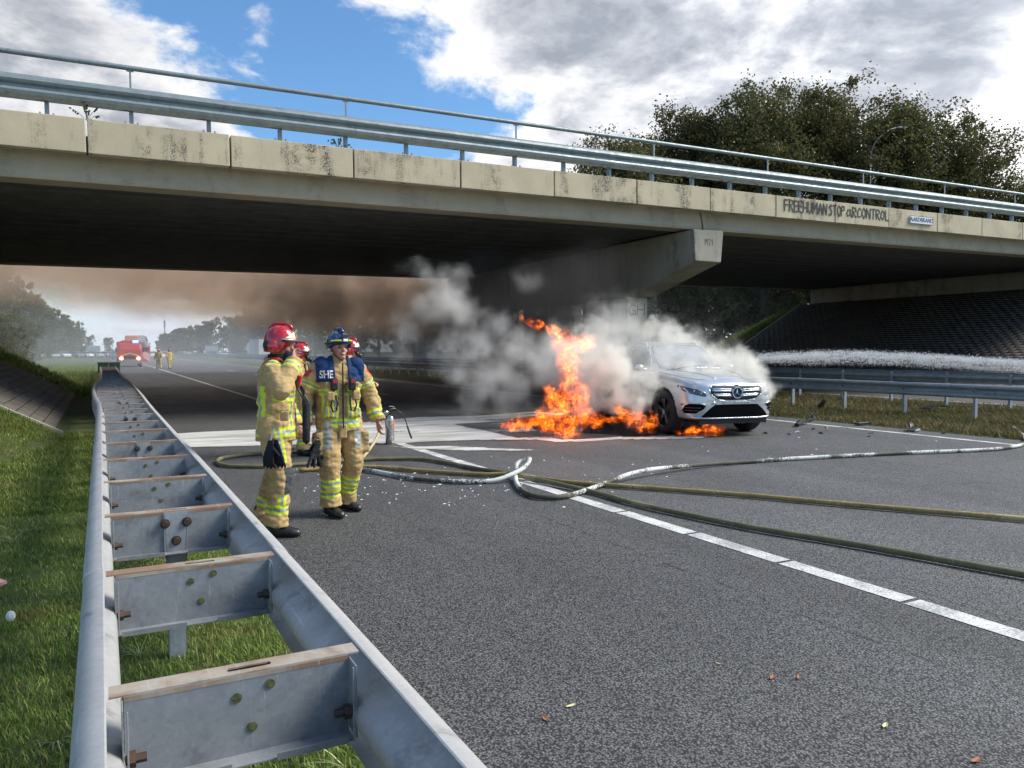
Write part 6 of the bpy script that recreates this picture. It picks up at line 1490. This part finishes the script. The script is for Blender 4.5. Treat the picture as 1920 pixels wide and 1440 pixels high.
        return N.math('MULTIPLY', N.math('MULTIPLY', n5, N.maprange(a, 0, 1.9, 0, 1, True)), N.math('MULTIPLY', N.maprange(z, 10, 7, 0, 1, True), fade(N, P, (-22, 33), (26, 60), 5)))
    volume('smoke', (-22, 33, 1.0), (26, 60, 10), .36, f3, m_vol('brown_smoke', (.42, .365, .33), .34, .2), kind='stuff')
    # pale drifting haze beyond the bridge
    def f4(N, P):
        s = N('ShaderNodeSeparateXYZ', ins={0: P}); x, y, z = s.outputs
        e = N.math('MULTIPLY', N.maprange(y, 30, 42, 0, 1, True), N.maprange(y, 170, 90, 0, 1, True))
        e = N.math('MULTIPLY', e, N.math('MULTIPLY', N.maprange(z, 8, .5, .0, 1, True), N.math('MULTIPLY', N.maprange(x, -40, -14, 0, 1, True), N.maprange(x, 60, 36, 0, 1, True))))
        return N.math('MULTIPLY', e, N.maprange(N.noise(P, .09, 4, .6), .3, .65, .45, 1.2))
    volume('smoke_haze', (-42, 28, 0.02), (62, 172, 9), 1.5, f4, m_vol('smoke_haze', (.95, .97, 1.0), .0085, .3), kind='stuff')
smoke_all()
def flames():
    MF = m_vol('flame', None, .6, emis=24)
    def flame(L, lo, hi, vox, fs, thr=.34, lean=(0, 0)):
        def f(N, P):
            W = N.vmath('SUBTRACT', N.noise(P, fs * .30, 4, .6, out='Color'), (.5, .5, .5))
            PW = N.vmath('ADD', P, N.vmath('SCALE', W, .30))
            a, F = blobs(N, PW, L, 2.7, .30, 5.5, 6, .06, 3.0, rough=.7)
            Q = N.vmath('MULTIPLY', N.vmath('ADD', P, N.vmath('SCALE', W, .55)), (1, 1, .62))
            n = N.noise(Q, fs, 4, .62, .6); r = N.math('SUBTRACT', 1.0, N.math('MULTIPLY', N.math('ABSOLUTE', N.math('SUBTRACT', n, .5)), 19.0))
            n2 = N.noise(Q, fs * .5, 3, .55, .8); k = N.maprange(n2, .45, .60, .0, 1.0, True)
            fil = N.math('MULTIPLY', N.math('MAXIMUM', r, 0.0), N.math('ADD', k, .12))
            core = N.math('MULTIPLY', N.maprange(F, .25, .9, 0, .05), k)
            return N.math('MULTIPLY', a, N.math('ADD', fil, core))
        volume('flame', lo, hi, vox, f, MF, kind='stuff')
    def box(L, pad=.25, z0=.02):
        lo = [min(c[i] - (r[i] if isinstance(r, tuple) else r) for c, r, _ in L) - pad for i in range(3)]; hi = [max(c[i] + (r[i] if isinstance(r, tuple) else r) for c, r, _ in L) + pad for i in range(3)]; lo[2] = max(lo[2], z0); return lo, hi
    D0 = 13.9
    M = [(wp(u, v, D), r, 1) for u, v, D, r in ((1060, 798, 13.5, (.34, .22, .22)), (1030, 785, 13.5, (.28, .2, .24)), (1092, 782, 13.6, (.28, .2, .24)), (1055, 755, 13.8, (.30, .22, .34)), (1085, 745, 13.9, (.22, .2, .34)), (1036, 742, 13.8, (.17, .2, .28)), (1068, 710, 14.0, (.21, .2, .32)), (1066, 670, 14.1, (.27, .22, .26)), (1092, 643, 14.2, (.30, .22, .17)), (1056, 636, 14.2, (.27, .2, .19)), (1040, 622, 14.2, (.15, .15, .13)), (1028, 617, 14.2, (.14, .12, .10)), (1012, 611, 14.2, (.15, .12, .09)), (992, 606, 14.2, (.11, .1, .09)), (980, 596, 14.2, (.06, .06, .09)), (1105, 640, 14.2, (.16, .16, .11)))]
    flame(M, *box(M, .15), .015, 17)
    G = [(wp(u, v, D), r, 1) for u, v, D, r in ((960, 797, 13.7, (.22, .2, .10)), (990, 793, 13.7, (.22, .2, .13)), (1020, 797, 13.5, (.2, .2, .12)), (1120, 790, 13.6, (.22, .2, .10)), (1145, 788, 13.7, (.14, .15, .08)))]
    flame(G, *box(G, .12), .015, 20)
    G2 = [(wp(u, v, D), r, 1) for u, v, D, r in ((1180, 785, 13.9, (.18, .15, .17)), (1205, 788, 13.7, (.20, .15, .24)), (1222, 790, 13.6, (.11, .12, .18)), (1165, 775, 14.0, (.14, .15, .14)))]
    flame(G2, *box(G2, .12), .015, 19)
    G3 = [(wp(u, v, D), r, 1) for u, v, D, r in ((1300, 808, 14.3, (.22, .2, .07)), (1330, 805, 14.5, (.22, .2, .09)), (1348, 803, 14.6, (.12, .15, .10)), (1278, 812, 14.2, (.12, .12, .05)))]
    flame(G3, *box(G3, .12), .015, 19)
flames()
def spray():
    q = np.random.default_rng(9); n = 75000; t = q.random(n) ** .9; u = 1418 + t * 540
    top = 664 + 9 * (np.abs(t - .32) * 1.5) ** 1.3 * 2; th = q.random(n) ** 2.0 * (16 + 5 * t) * (.4 + .6 * np.minimum(1, t * 5)); v = top + th + q.normal(size=n) * 2.2 * (1 + .8 * (1 - t)) - 2
    D = 18.5 + t * .6 + q.normal(size=n) * .35
    R3 = np.array(CAMM.to_3x3()); C0 = np.array(CAMM.translation)
    P = np.stack([(u - 960) / 1445 * D, -(v - 720) / 1445 * D, -D], 1) @ R3.T + C0
    keep = np.array([mnoise.noise(Vector((float(a_) * .035, float(b__) * .16, 0))) + .5 * mnoise.noise(Vector((float(a_) * .11, float(b__) * .35, 4))) for a_, b__ in zip(u, v)]) > q.uniform(-1.3, .45, n)
    P = P[keep]; n = len(P)
    s = (.0028 + .0065 * q.random(n) ** 3)[:, None]; a = q.normal(size=(n, 3)); a /= np.linalg.norm(a, axis=1)[:, None]; b_ = np.cross(a, q.normal(size=(n, 3))); b_ /= np.linalg.norm(b_, axis=1)[:, None]; c = np.cross(a, b_)
    V = np.stack([P + a * s * 2.2, P - a * s * .5 + b_ * s, P - a * s * .5 - b_ * s * .6 + c * s, P - a * s * .5 - b_ * s * .6 - c * s], 1).reshape(-1, 3)
    F = ((np.arange(n) * 4)[:, None, None] + np.array([[0, 1, 2], [0, 2, 3], [0, 3, 1], [1, 3, 2]])[None]).reshape(-1, 3)
    m = mat('water_droplets', (.85, .87, .89), .25, spec=1)
    obj('water_spray', npmesh('water_spray', V, F, m), kind='stuff')
spray()

# ------------------------------------------------------------------ words for what nobody could count
WORDS = {'smoke': ('drifting smoke of the burning car', 'smoke'), 'smoke_haze': ('pale smoke haze drifting over the highway beyond the overpass', 'haze'), 'flame': ('orange flames burning on the road beside and under the car', 'flames'),
         'water_spray': ('white jet of water spray crossing above the median guardrails', 'water spray'), 'foam_film': ('white foam film spread over the asphalt around the burning car', 'foam'), 'foam_streak': ('thin white foam streak trailing over the lane', 'foam'),
         'foam_flecks': ('scattered white foam flecks on the asphalt near the hoses', 'foam'), 'verge_grass': ('green grass on the verge around the left guardrail', 'grass'), 'median_grass': ('yellowish grass on the median under the guardrails', 'grass'),
         'embankment_grass': ('grass on the bank behind the overpass', 'grass'), 'slope_edge_grass': ('grass along the lower edge of the left paved bank', 'grass'), 'long_grass': ('long pale grass tufts in the left verge', 'grass')}
SM = {'pale_smoke': 'dense cream coloured smoke pouring from the bonnet and past the car', 'thin_smoke': 'thin veil of pale smoke in front of the car', 'grey_smoke': 'billowing grey smoke rising left of the flames to the deck', 'sooty_smoke': 'dark sooty smoke gathering round the pier under the deck', 'brown_smoke': 'brown smoke layer hanging beyond the far edge of the overpass'}
for o in bpy.data.objects:
    if o.parent is None and o.get('kind') == 'stuff':
        w = WORDS.get(o.name.split('.')[0])
        if w: o['label'], o['category'] = w
        if o.name.startswith('smoke') and o.data.materials and o.data.materials[0].name in SM: o['label'] = SM[o.data.materials[0].name]
